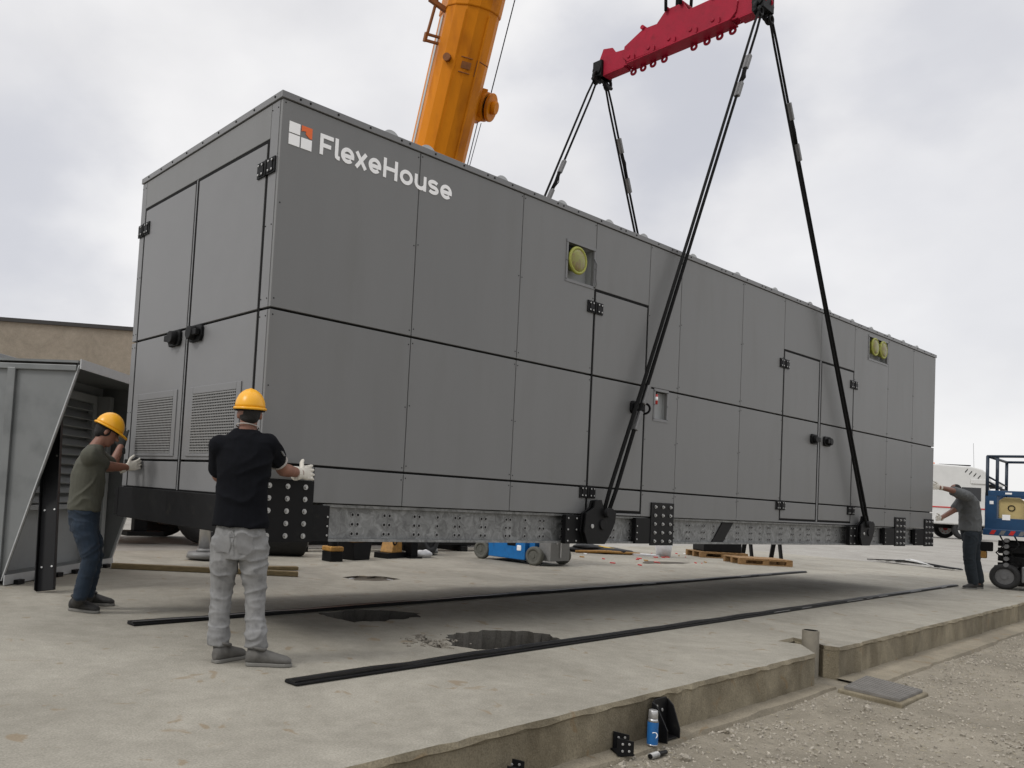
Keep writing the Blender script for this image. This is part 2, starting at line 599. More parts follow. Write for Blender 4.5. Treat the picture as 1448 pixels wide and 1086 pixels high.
# ------------------------------------------------------------------ ground
def concrete(name, base, dark, stain=True, streak=False, pits=0.5):
    m = bpy.data.materials.new(name)
    m.use_nodes = True
    nt = m.node_tree
    b = nt.nodes['Principled BSDF']
    tc = nt.nodes.new('ShaderNodeTexCoord')
    P = tc.outputs['Object']

    def noi(sc, det, rough=0.6, dist=0.0):
        n = nt.nodes.new('ShaderNodeTexNoise')
        n.inputs['Scale'].default_value = sc
        n.inputs['Detail'].default_value = det
        n.inputs['Roughness'].default_value = rough
        n.inputs['Distortion'].default_value = dist
        nt.links.new(P, n.inputs['Vector'])
        return n.outputs['Fac']

    def ramp(f, p0, c0, p1, c1):
        r = nt.nodes.new('ShaderNodeValToRGB')
        r.color_ramp.elements[0].position = p0
        r.color_ramp.elements[0].color = (*c0, 1)
        r.color_ramp.elements[1].position = p1
        r.color_ramp.elements[1].color = (*c1, 1)
        nt.links.new(f, r.inputs['Fac'])
        return r.outputs['Color']

    def mix(kind, a, bb, fac):
        x = nt.nodes.new('ShaderNodeMixRGB')
        x.blend_type = kind
        if hasattr(fac, 'links'):
            nt.links.new(fac, x.inputs['Fac'])
        else:
            x.inputs['Fac'].default_value = fac
        nt.links.new(a, x.inputs['Color1'])
        if isinstance(bb, tuple):
            x.inputs['Color2'].default_value = (*bb, 1)
        else:
            nt.links.new(bb, x.inputs['Color2'])
        return x.outputs['Color']

    c = ramp(noi(0.7, 8, 0.68, 0.9), 0.34, dark, 0.64, base)
    c = mix('MULTIPLY', c, ramp(noi(7, 8, 0.7), 0.3, (0.86, 0.86, 0.85), 0.7, (1.08, 1.08, 1.08)), 1.0)
    c = mix('MULTIPLY', c, ramp(noi(90, 3), 0.32, (0.70, 0.70, 0.69), 0.62, (1.08, 1.08, 1.08)), 0.8)
    if streak:
        mp = nt.nodes.new('ShaderNodeMapping')
        mp.inputs['Scale'].default_value = (1.2, 1.2, .7)
        nt.links.new(P, mp.inputs['Vector'])
        sn = nt.nodes.new('ShaderNodeTexNoise')
        sn.inputs['Scale'].default_value = 2.4
        sn.inputs['Detail'].default_value = 7
        nt.links.new(mp.outputs['Vector'], sn.inputs['Vector'])
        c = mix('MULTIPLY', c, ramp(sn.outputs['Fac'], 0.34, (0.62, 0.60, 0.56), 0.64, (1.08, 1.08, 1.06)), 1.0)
    if stain:
        st = ramp(noi(4.6, 3, 0.5, 0.8), 0.645, (0, 0, 0), 0.70, (1, 1, 1))
        c = mix('MIX', c, (0.21, 0.145, 0.075), mix('MULTIPLY', st, (0.55, 0.55, 0.55), 1.0))
        dk = ramp(noi(34, 2), 0.73, (0, 0, 0), 0.77, (1, 1, 1))
        c = mix('MIX', c, (0.09, 0.075, 0.06), mix('MULTIPLY', dk, (0.6, 0.6, 0.6), 1.0))
    nt.links.new(c, b.inputs['Base Color'])
    b.inputs['Roughness'].default_value = 0.82
    b.inputs['Specular IOR Level'].default_value = 0.3
    bp = nt.nodes.new('ShaderNodeBump')
    bp.inputs['Strength'].default_value = pits
    bp.inputs['Distance'].default_value = 0.012
    h = mix('ADD', noi(45, 6, 0.7), noi(5, 5), 0.6)
    nt.links.new(h, bp.inputs['Height'])
    nt.links.new(bp.outputs['Normal'], b.inputs['Normal'])
    return m


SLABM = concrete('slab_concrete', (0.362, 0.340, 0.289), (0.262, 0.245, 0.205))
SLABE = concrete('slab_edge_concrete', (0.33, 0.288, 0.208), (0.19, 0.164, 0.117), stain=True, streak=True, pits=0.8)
YARDM = concrete('yard_concrete', (0.35, 0.335, 0.305), (0.27, 0.255, 0.23), stain=False)
GRAVM = concrete('gravel_bed', (0.33, 0.296, 0.236), (0.20, 0.178, 0.138), stain=False, pits=1.0)
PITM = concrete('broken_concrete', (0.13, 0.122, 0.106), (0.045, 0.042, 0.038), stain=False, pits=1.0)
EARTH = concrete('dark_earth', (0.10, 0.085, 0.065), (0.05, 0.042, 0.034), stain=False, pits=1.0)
WALLM = concrete('wall_render', (0.34, 0.295, 0.235), (0.26, 0.225, 0.178), stain=False, pits=0.6)


def ye(x):
    return -2.215 + 0.068 * x


GZ = -0.31


def jag(poly, step=0.09, amp=0.03, seed=0):
    out = []
    n = len(poly)
    rnd = random.Random(seed)
    for i in range(n):
        a, b = V(poly[i]), V(poly[(i + 1) % n])
        k = max(1, int((b - a).length / step))
        for j in range(k):
            p = a.lerp(b, j / k)
            out.append((p.x + rnd.uniform(-amp, amp), p.y + rnd.uniform(-amp, amp)))
    return out


pit1 = jag([(1.72, -0.62), (2.30, -0.70), (2.74, -0.62), (2.86, -0.36), (2.78, -0.14), (2.44, 0.02), (1.98, -0.02), (1.74, -0.2), (1.64, -0.42)], 0.055, 0.032, 1)
pit2 = jag([(1.50, 0.80), (1.84, 0.72), (2.38, 0.80), (2.50, 0.96), (2.3, 1.22), (2.02, 1.34), (1.50, 1.30)], 0.06, 0.034, 2)
pit4 = jag([(1.44, -.44), (1.56, -.52), (1.56, -.30), (1.66, -.06), (1.80, .08), (1.62, .06), (1.50, -.16)], .05, .016, 9)
pit3 = jag([(3.62, 3.42), (3.98, 3.28), (4.38, 3.42), (4.34, 3.74), (4.0, 3.86), (3.66, 3.74)], 0.1, 0.03, 3)
notch = [(4.55, ye(4.55) - 0.2), (5.12, ye(5.12) - 0.2), (5.24, ye(5.24) + 0.14), (5.16, -1.60), (5.24, -1.40), (4.82, -1.42), (4.86, -1.62), (4.58, ye(4.58) + 0.005)]
SX0, SX1, SY1 = -14.0, 22.0, 7.4


def slab():
    edge = []
    x = SX0
    while x < 4.55:
        edge.append((x, ye(x) + random.uniform(-0.005, 0.005) - .018 * (random.random() < .06)))
        x += 0.11
    # the gap where the pipe stands
    edge += [(4.55, ye(4.55)), (4.60, ye(4.6) + 0.04), (4.92, -1.62), (4.86, -1.44), (5.26, -1.40), (5.20, -1.60), (5.10, ye(5.10) + 0.12), (5.14, ye(5.14))]
    x = 5.34
    while x < SX1:
        edge.append((x, ye(x) + random.uniform(-0.005, 0.005) - .018 * (random.random() < .06)))
        x += 0.11
    outer = edge + [(SX1, ye(SX1)), (SX1, SY1 + 0.068 * SX1), (SX0, SY1 + 0.068 * SX0)]
    loops = [outer, pit1, pit2, pit3, pit4]
    pts, edges = [], []
    for lp in loops:
        o = len(pts)
        pts += [V(p) for p in lp]
        edges += [(o + i, o + (i + 1) % len(lp)) for i in range(len(lp))]
    vs, es, fs, *_ = delaunay_2d_cdt(pts, edges, [], 1, 1e-5)

    def inside(p, poly):
        c = False
        n = len(poly)
        for i in range(n):
            x1, y1 = poly[i]
            x2, y2 = poly[(i + 1) % n]
            if (y1 > p[1]) != (y2 > p[1]) and p[0] < (x2 - x1) * (p[1] - y1) / (y2 - y1) + x1:
                c = not c
        return c

    m = MB()
    keep = []
    for f in fs:
        cx = sum(vs[i][0] for i in f) / len(f)
        cy = sum(vs[i][1] for i in f) / len(f)
        if inside((cx, cy), outer) and not any(inside((cx, cy), q) for q in (pit1, pit2, pit3, pit4)):
            keep.append(tuple(f))
    m.add([(p[0], p[1], 0) for p in vs], keep, 0)
    n = len(outer)
    # chipped lip along the top arris, then the wall below it
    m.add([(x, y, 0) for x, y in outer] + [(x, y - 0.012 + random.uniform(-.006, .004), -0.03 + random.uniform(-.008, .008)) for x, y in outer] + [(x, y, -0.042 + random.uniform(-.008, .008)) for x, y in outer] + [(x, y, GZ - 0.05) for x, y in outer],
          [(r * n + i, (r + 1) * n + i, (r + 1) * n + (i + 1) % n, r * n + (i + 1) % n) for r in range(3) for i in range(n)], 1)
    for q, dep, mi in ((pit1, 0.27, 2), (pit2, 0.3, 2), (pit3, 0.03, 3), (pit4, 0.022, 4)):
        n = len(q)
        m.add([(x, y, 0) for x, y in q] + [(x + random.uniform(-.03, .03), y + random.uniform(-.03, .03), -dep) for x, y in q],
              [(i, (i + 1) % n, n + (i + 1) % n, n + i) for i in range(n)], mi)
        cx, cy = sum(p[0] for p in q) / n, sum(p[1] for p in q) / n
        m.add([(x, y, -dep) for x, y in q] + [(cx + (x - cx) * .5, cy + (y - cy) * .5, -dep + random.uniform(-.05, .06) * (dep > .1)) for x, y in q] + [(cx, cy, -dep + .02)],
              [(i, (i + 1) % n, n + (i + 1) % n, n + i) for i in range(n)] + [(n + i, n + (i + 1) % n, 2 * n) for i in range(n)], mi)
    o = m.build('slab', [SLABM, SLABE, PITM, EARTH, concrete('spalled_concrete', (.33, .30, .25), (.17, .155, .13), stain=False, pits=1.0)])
    tag(o, None, None, kind='structure')
    return o


slab()


def sheet(name, m, xs, ys, zf, skip=None):
    b = MB()
    nx, ny = len(xs), len(ys)
    b.add([(x, y, zf(x, y)) for y in ys for x in xs], [(j * nx + i, j * nx + i + 1, (j + 1) * nx + i + 1, (j + 1) * nx + i) for j in range(ny - 1) for i in range(nx - 1) if not (skip and skip(xs[i], ys[j]))])
    o = b.build(name, m)
    tag(o, None, None, kind='structure')
    return o


def yz(x, y):
    d = math.hypot(x + 3, y + 5)
    t = min(1, max(0, (d - 26) / 22))
    return -0.012 + 0.28 * t * t * (3 - 2 * t)


# concrete yard behind and beyond the slab, out to the horizon
rows = [0, 1.2, 3, 6, 10, 15, 21, 28, 36, 46, 60, 90, 150, 300, 700, 1500]
m = MB()
xsY = [-1500, -600, -250, -120, -60, -30, SX0]
xs_all = xsY + [SX0 + (SX1 - SX0) * i / 12 for i in range(1, 13)] + [26, 30, 34, 40, 48, 58, 70, 90, 130, 250, 600, 1500]


def y0f(x):
    return (SY1 + 0.068 * x) if SX0 - 0.01 <= x <= SX1 + 0.01 else ye(max(-60, min(60, x)))


def yard():
    b = MB()
    nx = len(xs_all)
    b.add([(x, SY1 + .068 * max(-60, min(60, x)) - 0.02 + r, yz(x, SY1 + r)) for r in rows for x in xs_all],
          [(j * nx + i, j * nx + i + 1, (j + 1) * nx + i + 1, (j + 1) * nx + i) for j in range(len(rows) - 1) for i in range(nx - 1)], 0)
    # right of the slab, between the gravel and the back yard
    xr = [x for x in xs_all if x >= SX1 - 0.01]
    xl = [x for x in xs_all if x <= SX0 + 0.01]
    for xx in (xr, xl):
        n = len(xx)
        fr = [0, .25, .5, .75, 1]
        vs = []
        for t in fr:
            for x in xx:
                xc = max(-60, min(60, x))
                y = ye(xc) + (SY1 + .068 * xc - 0.02 - ye(xc)) * t
                vs.append((x, y, yz(x, y)))
        b.add(vs, [(j * n + i, j * n + i + 1, (j + 1) * n + i + 1, (j + 1) * n + i) for j in range(4) for i in range(n - 1)], 0)
    o = b.build('yard', YARDM)
    tag(o, None, None, kind='structure')


yard()


def gz(x, y):
    h = GZ + 0.03 * noise.noise(V((x * 0.5, y * 0.5, 0))) + 0.012 * noise.noise(V((x * 2.1, y * 2.1, 3)))
    if x > 24:
        h += 0.5 * min(1, (x - 24) / 30)
    return h


gx = [-1500, -300, -60] + [-20 + i * 2 for i in range(8)] + [-4 + 0.25 * i for i in range(96)] + [20 + 2 * i for i in range(10)] + [60, 300, 1500]
gf = [0.35, 0, -0.1, -0.2, -0.35, -0.5, -0.7, -0.9, -1.1, -1.4, -1.7, -2, -2.4, -3, -4, -6, -9, -15, -40, -200, -1500]
b = MB()
nx = len(gx)
b.add([(x, ye(max(-60, min(60, x))) + q, gz(x, ye(x) + q)) for q in gf for x in gx], [(j * nx + i, (j + 1) * nx + i, (j + 1) * nx + i + 1, j * nx + i + 1) for j in range(len(gf) - 1) for i in range(nx - 1)])
o = b.build('gravel_ground', GRAVM)
for p in o.data.polygons:
    p.use_smooth = True
tag(o, None, None, kind='structure')

# concrete footing strip at the foot of the slab
b = MB()
for xa, xb, wd in ((-6, 4.72, 0.12), (5.1, 22, 0.28)):
    n = int((xb - xa) / 0.25)
    top, out, bot = [], [], []
    for i in range(n + 1):
        x = xa + (xb - xa) * i / n
        k = wd + 0.03 * noise.noise(V((x * 3, 0, 1)))
        zt = GZ + 0.035 + 0.008 * noise.noise(V((x * 2, 5, 1)))
        top.append((x, ye(x) + 0.01, zt))
        out.append((x, ye(x) - k, zt - 0.006))
        bot.append((x, ye(x) - k - 0.03, GZ - 0.06))
    k = n + 1
    b.add(top + out + bot, [(r * k + i, (r + 1) * k + i, (r + 1) * k + i + 1, r * k + i + 1) for r in range(2) for i in range(n)])
o = b.build('footing_strip', concrete('footing_concrete', (.33, .29, .22), (.21, .184, .138), stain=True, pits=1.0))
tag(o, None, None, kind='structure')

# loose stones of the gravel: nobody could count them
STONE = mat('gravel_stone', (0.32, 0.292, 0.243), .85, 0, .5, 42, .2, 120, spec=.25)
b = MB()
ico = bmesh.new()
bmesh.ops.create_icosphere(ico, subdivisions=1, radius=1)
iv = [v.co.copy() for v in ico.verts]
ifc = [tuple(v.index for v in f.verts) for f in ico.faces]
ico.free()
rg = random.Random(3)
cnt = 0
while cnt < 24000:
    x = rg.uniform(0.2, 16) if rg.random() < 0.85 else rg.uniform(-3, 22)
    q = rg.uniform(0.0, 1.0) ** 1.2 * 2.9
    y = ye(x) - 0.13 - q
    if x > 5.05 and q < 0.17:
        continue
    if 4.5 < x < 5.5 and -2.56 < y < -1.98:
        continue
    r = rg.choice((0.004, 0.005, 0.005, 0.006, 0.007, 0.009, 0.012, 0.016)) * rg.uniform(0.7, 1.2) * (2.4 if rg.random() < .004 else 1)
    if noise.noise(V((x * 1.6, y * 2.2, 7))) < rg.uniform(-.75, .12):
        cnt += .35
        continue
    z = gz(x, y) + r * 0.25
    rot = Matrix.Rotation(rg.uniform(0, 6.28), 3, V((rg.uniform(-1, 1), rg.uniform(-1, 1), rg.uniform(-1, 1))).normalized())
    sc = V((rg.uniform(0.7, 1.5), rg.uniform(0.6, 1.1), rg.uniform(0.4, 0.8)))
    b.add([V((x, y, z)) + rot @ V((p.x * sc.x, p.y * sc.y, p.z * sc.z)) * r for p in iv], ifc)
    cnt += 1
o = b.build('gravel', STONE)
tag(o, 'loose grey and tan gravel in front of the slab edge', 'gravel', kind='stuff')
b = MB()
for k in range(900):
    x = rg.uniform(.6, 13)
    y = ye(x) - .18 - rg.uniform(0, 1) ** 1.3 * 2.6
    if 4.5 < x < 5.5 and -2.56 < y < -1.98:
        continue
    a_ = rg.uniform(0, 6.28)
    l_ = rg.uniform(.015, .05)
    p = V((x, y, gz(x, y) + .007))
    q = p + V((math.cos(a_), math.sin(a_), rg.uniform(-.1, .25))) * l_
    mdl = p.lerp(q, .5) + V((rg.uniform(-.3, .3), rg.uniform(-.3, .3), .1)) * l_ * .5
    b.tube([p, mdl, q], rg.uniform(.0012, .0026), 4)
o = b.build('dry_straw', mat('dry_straw', (.36, .32, .23), .9, 0, .35, 30))
tag(o, 'dry straw and twig bits scattered over the gravel', 'straw', kind='stuff')

# ------------------------------------------------------------------ the container
ZB, ZT = 0.78, 4.09
XE, YW = 13.489, 2.512
GM0, GM1 = 2.467, 2.486       # the two black seams
GL0, GL1 = 1.340, 1.358
ZP, ZC = 1.075, 4.033
con = thing('equipment_container', (6.7, 1.25, ZB), 'long grey steel equipment container with white lettering hanging from black slings', 'container')
G2 = 0.004                     # half a panel joint

b = MB()
b.box(0.2, XE - .2, 0.2, YW - .2, ZP + .01, ZC)
b.box(0.03, XE - .03, 0.032, 0.06, GM0 - .02, GM1 + .02)
b.box(0.03, XE - .03, 0.032, 0.06, GL0 - .02, GL1 + .02)
b.box(0.032, 0.06, 0.07, YW - .07, GM0 - .02, GM1 + .02)
b.box(0.032, 0.06, 0.07, YW - .07, GL0 - .02, GL1 + .02)
b.box(0.10, 0.12, 0.07, YW - .07, 1.1, ZC)
b.build('core', VOID, con)


def panel_side(x0, x1, z0, z1, hole=None):
    b = MB()
    x0, x1 = x0 + G2, x1 - G2
    if hole is None:
        b.box(x0, x1, 0, 0.03, z0, z1)
    else:
        a, c, d, e = hole
        vo = [(x0, z0), (x1, z0), (x1, z1), (x0, z1)]
        vi = [(a, d), (c, d), (c, e), (a, e)]
        vs = [(x, y, z) for y in (0, 0.03) for (x, z) in vo + vi]
        fs = []
        for i in range(4):
            j = (i + 1) % 4
            fs += [(i, j, 4 + j, 4 + i), (8 + i, 12 + i, 12 + j, 8 + j), (i, 8 + i, 8 + j, j), (4 + i, 4 + j, 12 + j, 12 + i)]
        b.add(vs, fs)
    return b.build('wall_panel', random.choice(PANELS), con, bevel=0.0035, fix=True)


WIN1 = (3.355, 3.77, 3.375, 3.74)
WIN2 = (10.64, 11.345, 3.63, 3.965)
NICHE = (4.955, 5.185, 2.15, 2.452)
for c in [(0.0, 1.373), (1.373, 2.678)]:
    panel_side(*c, GM1, ZC)
    panel_side(*c, GL1, GM0)
panel_side(2.678, 3.803, GM1, ZC, WIN1)
panel_side(2.678, 3.803, GL1, GM0)
panel_side(0.48, 1.373, ZP, GL0)
panel_side(0.0, 0.48, 1.235, GL0)
panel_side(1.373, 2.678, ZP, GL0)
panel_side(2.678, 3.803, ZP, GL0)
panel_side(3.803, 4.770, 3.362, ZC)
panel_side(4.770, 5.402, GM1, ZC)
panel_side(4.770, 5.402, GL1, GM0, NICHE)
panel_side(4.770, 5.402, ZP, GL0)
for c in [(5.402, 6.80), (6.80, 7.904)]:
    panel_side(*c, GM1, ZC)
    panel_side(*c, GL1, GM0)
    panel_side(*c, ZP, GL0)
panel_side(7.904, 9.0, 3.362, ZC)
panel_side(9.0, 10.128, 3.362, ZC)
panel_side(10.128, 11.406, GM1, ZC, WIN2)
panel_side(10.128, 11.406, GL1, GM0)
panel_side(10.128, 11.406, ZP, GL0)
for c in [(11.406, 12.47), (12.47, XE)]:
    panel_side(*c, GM1, ZC)
    panel_side(*c, GL1, GM0)
    panel_side(*c, ZP, GL0)
# far side, far end
b = MB()
for i in range(11):
    xa, xb = XE * i / 11, XE * (i + 1) / 11
    for z0, z1 in ((ZP, GL0), (GL1, GM0), (GM1, ZC)):
        b.box(xa + G2, xb - G2, YW - .03, YW, z0, z1)
b.build('back_wall', PANEL, con, bevel=0.003)
b = MB()
for ya, yb in ((0.034, 1.25), (1.25, YW - .034)):
    for z0, z1 in ((ZP, GL0), (GL1, GM0), (GM1, ZC)):
        b.box(XE - .03, XE, ya + G2, yb - G2, z0, z1)
b.build('end_wall', PANEL, con, bevel=0.003)


# doors
def rounded_handle(door, x, z, side, face='side'):
    """recessed black paddle handle: escutcheon and cup."""
    b = MB()
    if face == 'side':
        b.prism([(-.105, -.03), (-.08, -.065), (.08, -.065), (.105, -.03), (.105, .04), (.08, .07), (-.08, .07), (-.105, .04)], (1, 0, 0), (0, 0, 1), (x, -0.001, z), (0, -1, 0), 0.03)
        b.cyl((x + side * .03, -.031, z), (x + side * .03, -.075, z), .055, .048, 16)
        b.obox((x - side * .035, -.05, z), (1, 0, 0), (0, 1, 0), (0, 0, 1), .045, .02, .028)
    else:
        b.prism([(-.115, -.03), (-.09, -.07), (.09, -.07), (.115, -.03), (.115, .04), (.09, .07), (-.09, .07), (-.115, .04)], (0, -1, 0), (0, 0, 1), (-0.001, x, z), (-1, 0, 0), 0.03)
        b.cyl((-.031, x + side * .02, z), (-.085, x + side * .02, z), .062, .054, 18)
        b.obox((-.055, x - side * .06, z), (0, 1, 0), (1, 0, 0), (0, 0, 1), .045, .02, .026)
    return b.build('handle', BLKST, door, bevel=0.006)


def hinge(door, x, z, face='side', w=0.125, h=0.06):
    b = MB()
    for s in (-1, 1):
        if face == 'side':
            b.box(x + s * .012, x + s * w, -.014, -.001, z - h, z + h)
            b.box(x + s * .03, x + s * (w - .03), -.02, -.0145, z - h + .012, z + h - .012)
            for dx in (.045, .095):
                for dz in (-.035, .035):
                    b.cyl((x + s * dx, -.0205, z + dz), (x + s * dx, -.026, z + dz), .009, None, 8, 1)
        else:
            b.box(-.014, -.001, x + s * .012, x + s * w, z - h, z + h)
            b.box(-.02, -.0145, x + s * .03, x + s * (w - .03), z - h + .012, z + h - .012)
            for dx in (.045, .095):
                for dz in (-.035, .035):
                    b.cyl((-.0205, x + s * dx, z + dz), (-.026, x + s * dx, z + dz), .009, None, 8, 1)
    if face == 'side':
        b.cyl((x, -.012, z - h), (x, -.012, z + h), .011, None, 10)
    else:
        b.cyl((-.012, x, z - h), (-.012, x, z + h), .011, None, 10)
    return b.build('hinge', [BLKST, ZINC], door, bevel=0.002)


def side_door(x0, x1, z0, z1):
    b = MB()
    for a, c in ((z0, GL0), (GL1, GM0), (GM1, z1)):
        b.box(x0, x1, -.002, 0.028, a, c)
    d = b.build('door', PANEL, con, bevel=0.005)
    g = 0.029
    b = MB()
    b.box(x0 - g, x0 - .001, .003, .02, z0 - g, z1 + g)
    b.box(x1 + .001, x1 + g, .003, .02, z0 - g, z1 + g)
    b.box(x0 - .001, x1 + .001, .003, .02, z1 + .001, z1 + g)
    b.box(x0 - .001, x1 + .001, .003, .02, z0 - g, z0 - .001)
    b.build('gasket', BLACK, d)
    return d


d = side_door(3.832, 4.742, 1.126, 3.333)
hinge(d, 3.818, 3.165)
hinge(d, 3.818, 1.295)
rounded_handle(d, 4.59, 2.225, -1)
b = MB().torus((4.685, -.05, 2.225), (1, 0.5, 0), .055, .012, 16, 6)
b.build('pull_ring', BLACK, d)
d = side_door(7.934, 8.955, 1.126, 3.333)
hinge(d, 7.919, 3.165)
hinge(d, 7.919, 1.295)
rounded_handle(d, 8.83, 2.235, -1)
d = side_door(9.052, 10.098, 1.126, 3.333)
hinge(d, 10.113, 3.15)
hinge(d, 10.113, 1.285)
rounded_handle(d, 9.23, 2.235, 1)
b = MB().box(8.986, 9.021, -.001, .028, ZP + .025, 3.358)
b.build('door_mullion', TRIM, con)
b = MB()
for (xa, xb) in ((3.803, 4.770), (7.904, 10.128)):
    b.box(xa, xb, 0, .03, ZP, 1.097)
b.parts('door_threshold', TRIM, con, bevel=.003)

# front (x = 0): corner posts, header, double door with grilles
b = MB()
b.box(0, .03, .032, 0.143, 1.10, GM0)
b.box(0, .03, .032, 0.143, GM1, ZC)
b.box(0, .03, 2.412, YW, 1.10, GM0)
b.box(0, .03, 2.412, YW, GM1, ZC)
b.parts('corner_post', TRIM, con, bevel=.004)
b = MB().box(0, .03, 0.147, 2.408, 3.772, ZC)
b.build('header_panel', PANEL, con, bevel=.004)


def front_door(y0, y1, gy0, gy1):
    b = MB()
    z0, z1 = 1.105, 3.742
    for a, c in ((z0, GL0), (GL1, GM0), (GM1, z1)):
        b.box(-.002, 0.028, y0, y1, a, c)
    # raised rim round the grille
    b.box(-.012, -.0025, gy0 - .07, gy0, 1.385, 1.96)
    b.box(-.012, -.0025, gy1, gy1 + .07, 1.385, 1.96)
    b.box(-.012, -.0025, gy0, gy1, 1.385, 1.41)
    b.box(-.012, -.0025, gy0, gy1, 1.90, 1.96)
    d = b.build('door', TRIM, con, bevel=0.004)
    g = .03
    b = MB()
    b.box(.003, .02, y0 - g, y0 - .001, z0 - .02, z1 + g)
    b.box(.003, .02, y1 + .001, y1 + g, z0 - .02, z1 + g)
    b.box(.003, .02, y0 - .001, y1 + .001, z1 + .001, z1 + g)
    b.box(.003, .02, y0 - .001, y1 + .001, z0 - .02, z0 - .001)
    b.build('gasket', BLACK, d)
    b = MB()
    b.box(-.004, -.0025, gy0, gy1, 1.41, 1.90, 1)
    n = 26
    for i in range(n + 1):
        y = gy0 + (gy1 - gy0) * i / n
        b.box(-.009, -.0045, y - .0045, y + .0045, 1.41, 1.90)
    for i in range(22):
        z = 1.42 + .47 * i / 21
        b.box(-.013, -.0095, gy0, gy1, z - .0055, z + .0055)
    b.build('grille', [MESHG, VOID], d)
    return d


d = front_door(1.345, 2.378, 1.49, 2.24)
hinge(d, 2.395, 3.56, 'front')
rounded_handle(d, 1.52, 2.41, -1, 'front')
b = MB()
b.box(-.055, -.003, 2.12, 2.36, 1.28, 1.35)
b.cyl((-.055, 2.10, 1.315), (-.02, 2.10, 1.315), .06, .05, 14)
b.build('latch', BLKST, d, bevel=.006)
d = front_door(0.177, 1.275, 0.395, 1.115)
hinge(d, 0.16, 3.55, 'front')
rounded_handle(d, 1.12, 2.41, 1, 'front')
b = MB().box(0, .03, 1.3065, 1.3135, 1.10, 3.77)
b.box(-.004, 0, 1.302, 1.318, 1.10, 3.76)
b.build('door_mullion', TRIM, con)

# roof, roof trim with rivets, roof ribs
b = MB().box(.02, XE - .02, .02, YW - .02, ZC + .001, ZT - .012)
b.build('roof', TRIM, con)
b = MB()
zt0 = ZC + .006
b.box(-.012, XE + .012, -.012, .018, zt0, ZT)
b.box(-.012, .018, .0185, YW - .0185, zt0, ZT)
b.box(-.012, XE + .012, YW - .018, YW + .012, zt0, ZT)
b.box(XE - .018, XE + .012, .0185, YW - .0185, zt0, ZT)
for i in range(40):
    x = .16 + i * .335 + random.uniform(-.05, .05)
    b.cyl((x, -.0121, zt0 + .028), (x, -.019, zt0 + .028), .011, .006, 8, 1)
    if i % 3 == 0:
        b.cyl((x + .09, -.0121, zt0 + .028), (x + .09, -.019, zt0 + .028), .011, .006, 8, 1)
for i in range(9):
    y = .12 + i * .28 + random.uniform(-.04, .04)
    b.cyl((-.0121, y, zt0 + .028), (-.019, y, zt0 + .028), .011, .006, 8, 1)
b.build('roof_trim', [TRIM, BLKST], con, bevel=.003)
b = MB()
for x in (1.07, 1.48, 2.41, 3.28, 4.05, 4.68, 5.68, 6.7, 7.68, 8.7, 9.3, 10.1, 10.8, 11.5, 12.1, 12.7):
    vs, n = [], 10
    for y in (.03, YW - .03):
        for i in range(n + 1):
            t = math.pi * i / n
            vs.append((x + .085 * math.cos(t), y, ZT - .013 + .065 * math.sin(t)))
    b.add(vs, [(i, i + 1, n + 1 + i + 1, n + 1 + i) for i in range(n)] + [tuple(range(n + 1)), tuple(reversed(range(n + 1, 2 * n + 2)))], 0)
b.build('roof_rib', EDGE, con, fix=True)
# small panel screws along the joints
b = MB()
for x in (0.03, 1.35, 1.395, 2.655, 2.70, 3.78, 4.79, 5.38, 5.425, 6.78, 6.825, 7.88, 10.15, 11.385, 11.43, 12.45, 12.49, 13.45):
    for z in (4.0, 3.25, 2.54, 2.42, 1.9, 1.40, 1.30):
        b.cyl((x, -.0005, z + .01 * math.sin(x * 50)), (x, -.004, z + .01 * math.sin(x * 50)), .006, .004, 6)
for y in (.05, .13, 2.43, 2.49):
    for z in (3.98, 3.6, 3.1, 2.55, 2.42, 1.8, 1.3):
        b.cyl((-.0005, y, z), (-.004, y, z), .006, .004, 6)
b.build('panel_screws', BLKST, con)['kind'] = 'stuff'


# recesses with lamps and the small niche
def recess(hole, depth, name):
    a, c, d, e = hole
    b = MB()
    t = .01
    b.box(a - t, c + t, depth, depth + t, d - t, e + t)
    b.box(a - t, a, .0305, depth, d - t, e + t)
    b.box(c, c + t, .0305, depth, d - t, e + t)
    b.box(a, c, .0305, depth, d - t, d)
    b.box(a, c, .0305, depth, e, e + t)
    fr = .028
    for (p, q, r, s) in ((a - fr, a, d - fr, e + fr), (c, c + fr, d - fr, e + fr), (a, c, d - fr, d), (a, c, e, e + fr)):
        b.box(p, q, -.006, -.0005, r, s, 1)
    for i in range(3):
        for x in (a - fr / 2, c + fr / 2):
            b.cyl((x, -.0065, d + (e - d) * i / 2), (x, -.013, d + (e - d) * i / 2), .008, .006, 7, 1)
    return b.build(name, [HOODLIT, TRIM], con)


def lamp(parent, x, z, r, y=-.01):
    b = MB()
    b.torus((x, y, z), (0, 1, 0), r, r * .13, 28, 8, 0)
    b.cyl((x, y + .07, z), (x, y, z), r * .8, r, 24, 0)
    L = b.build('lamp', YELLOW, parent)
    q = MB().ell((x, y - .004, z), (r * .92, 0, 0), (0, 0, r * .92), (0, -.025, 0), 20, 8)
    q.build('lens', LENS, L)
    return L


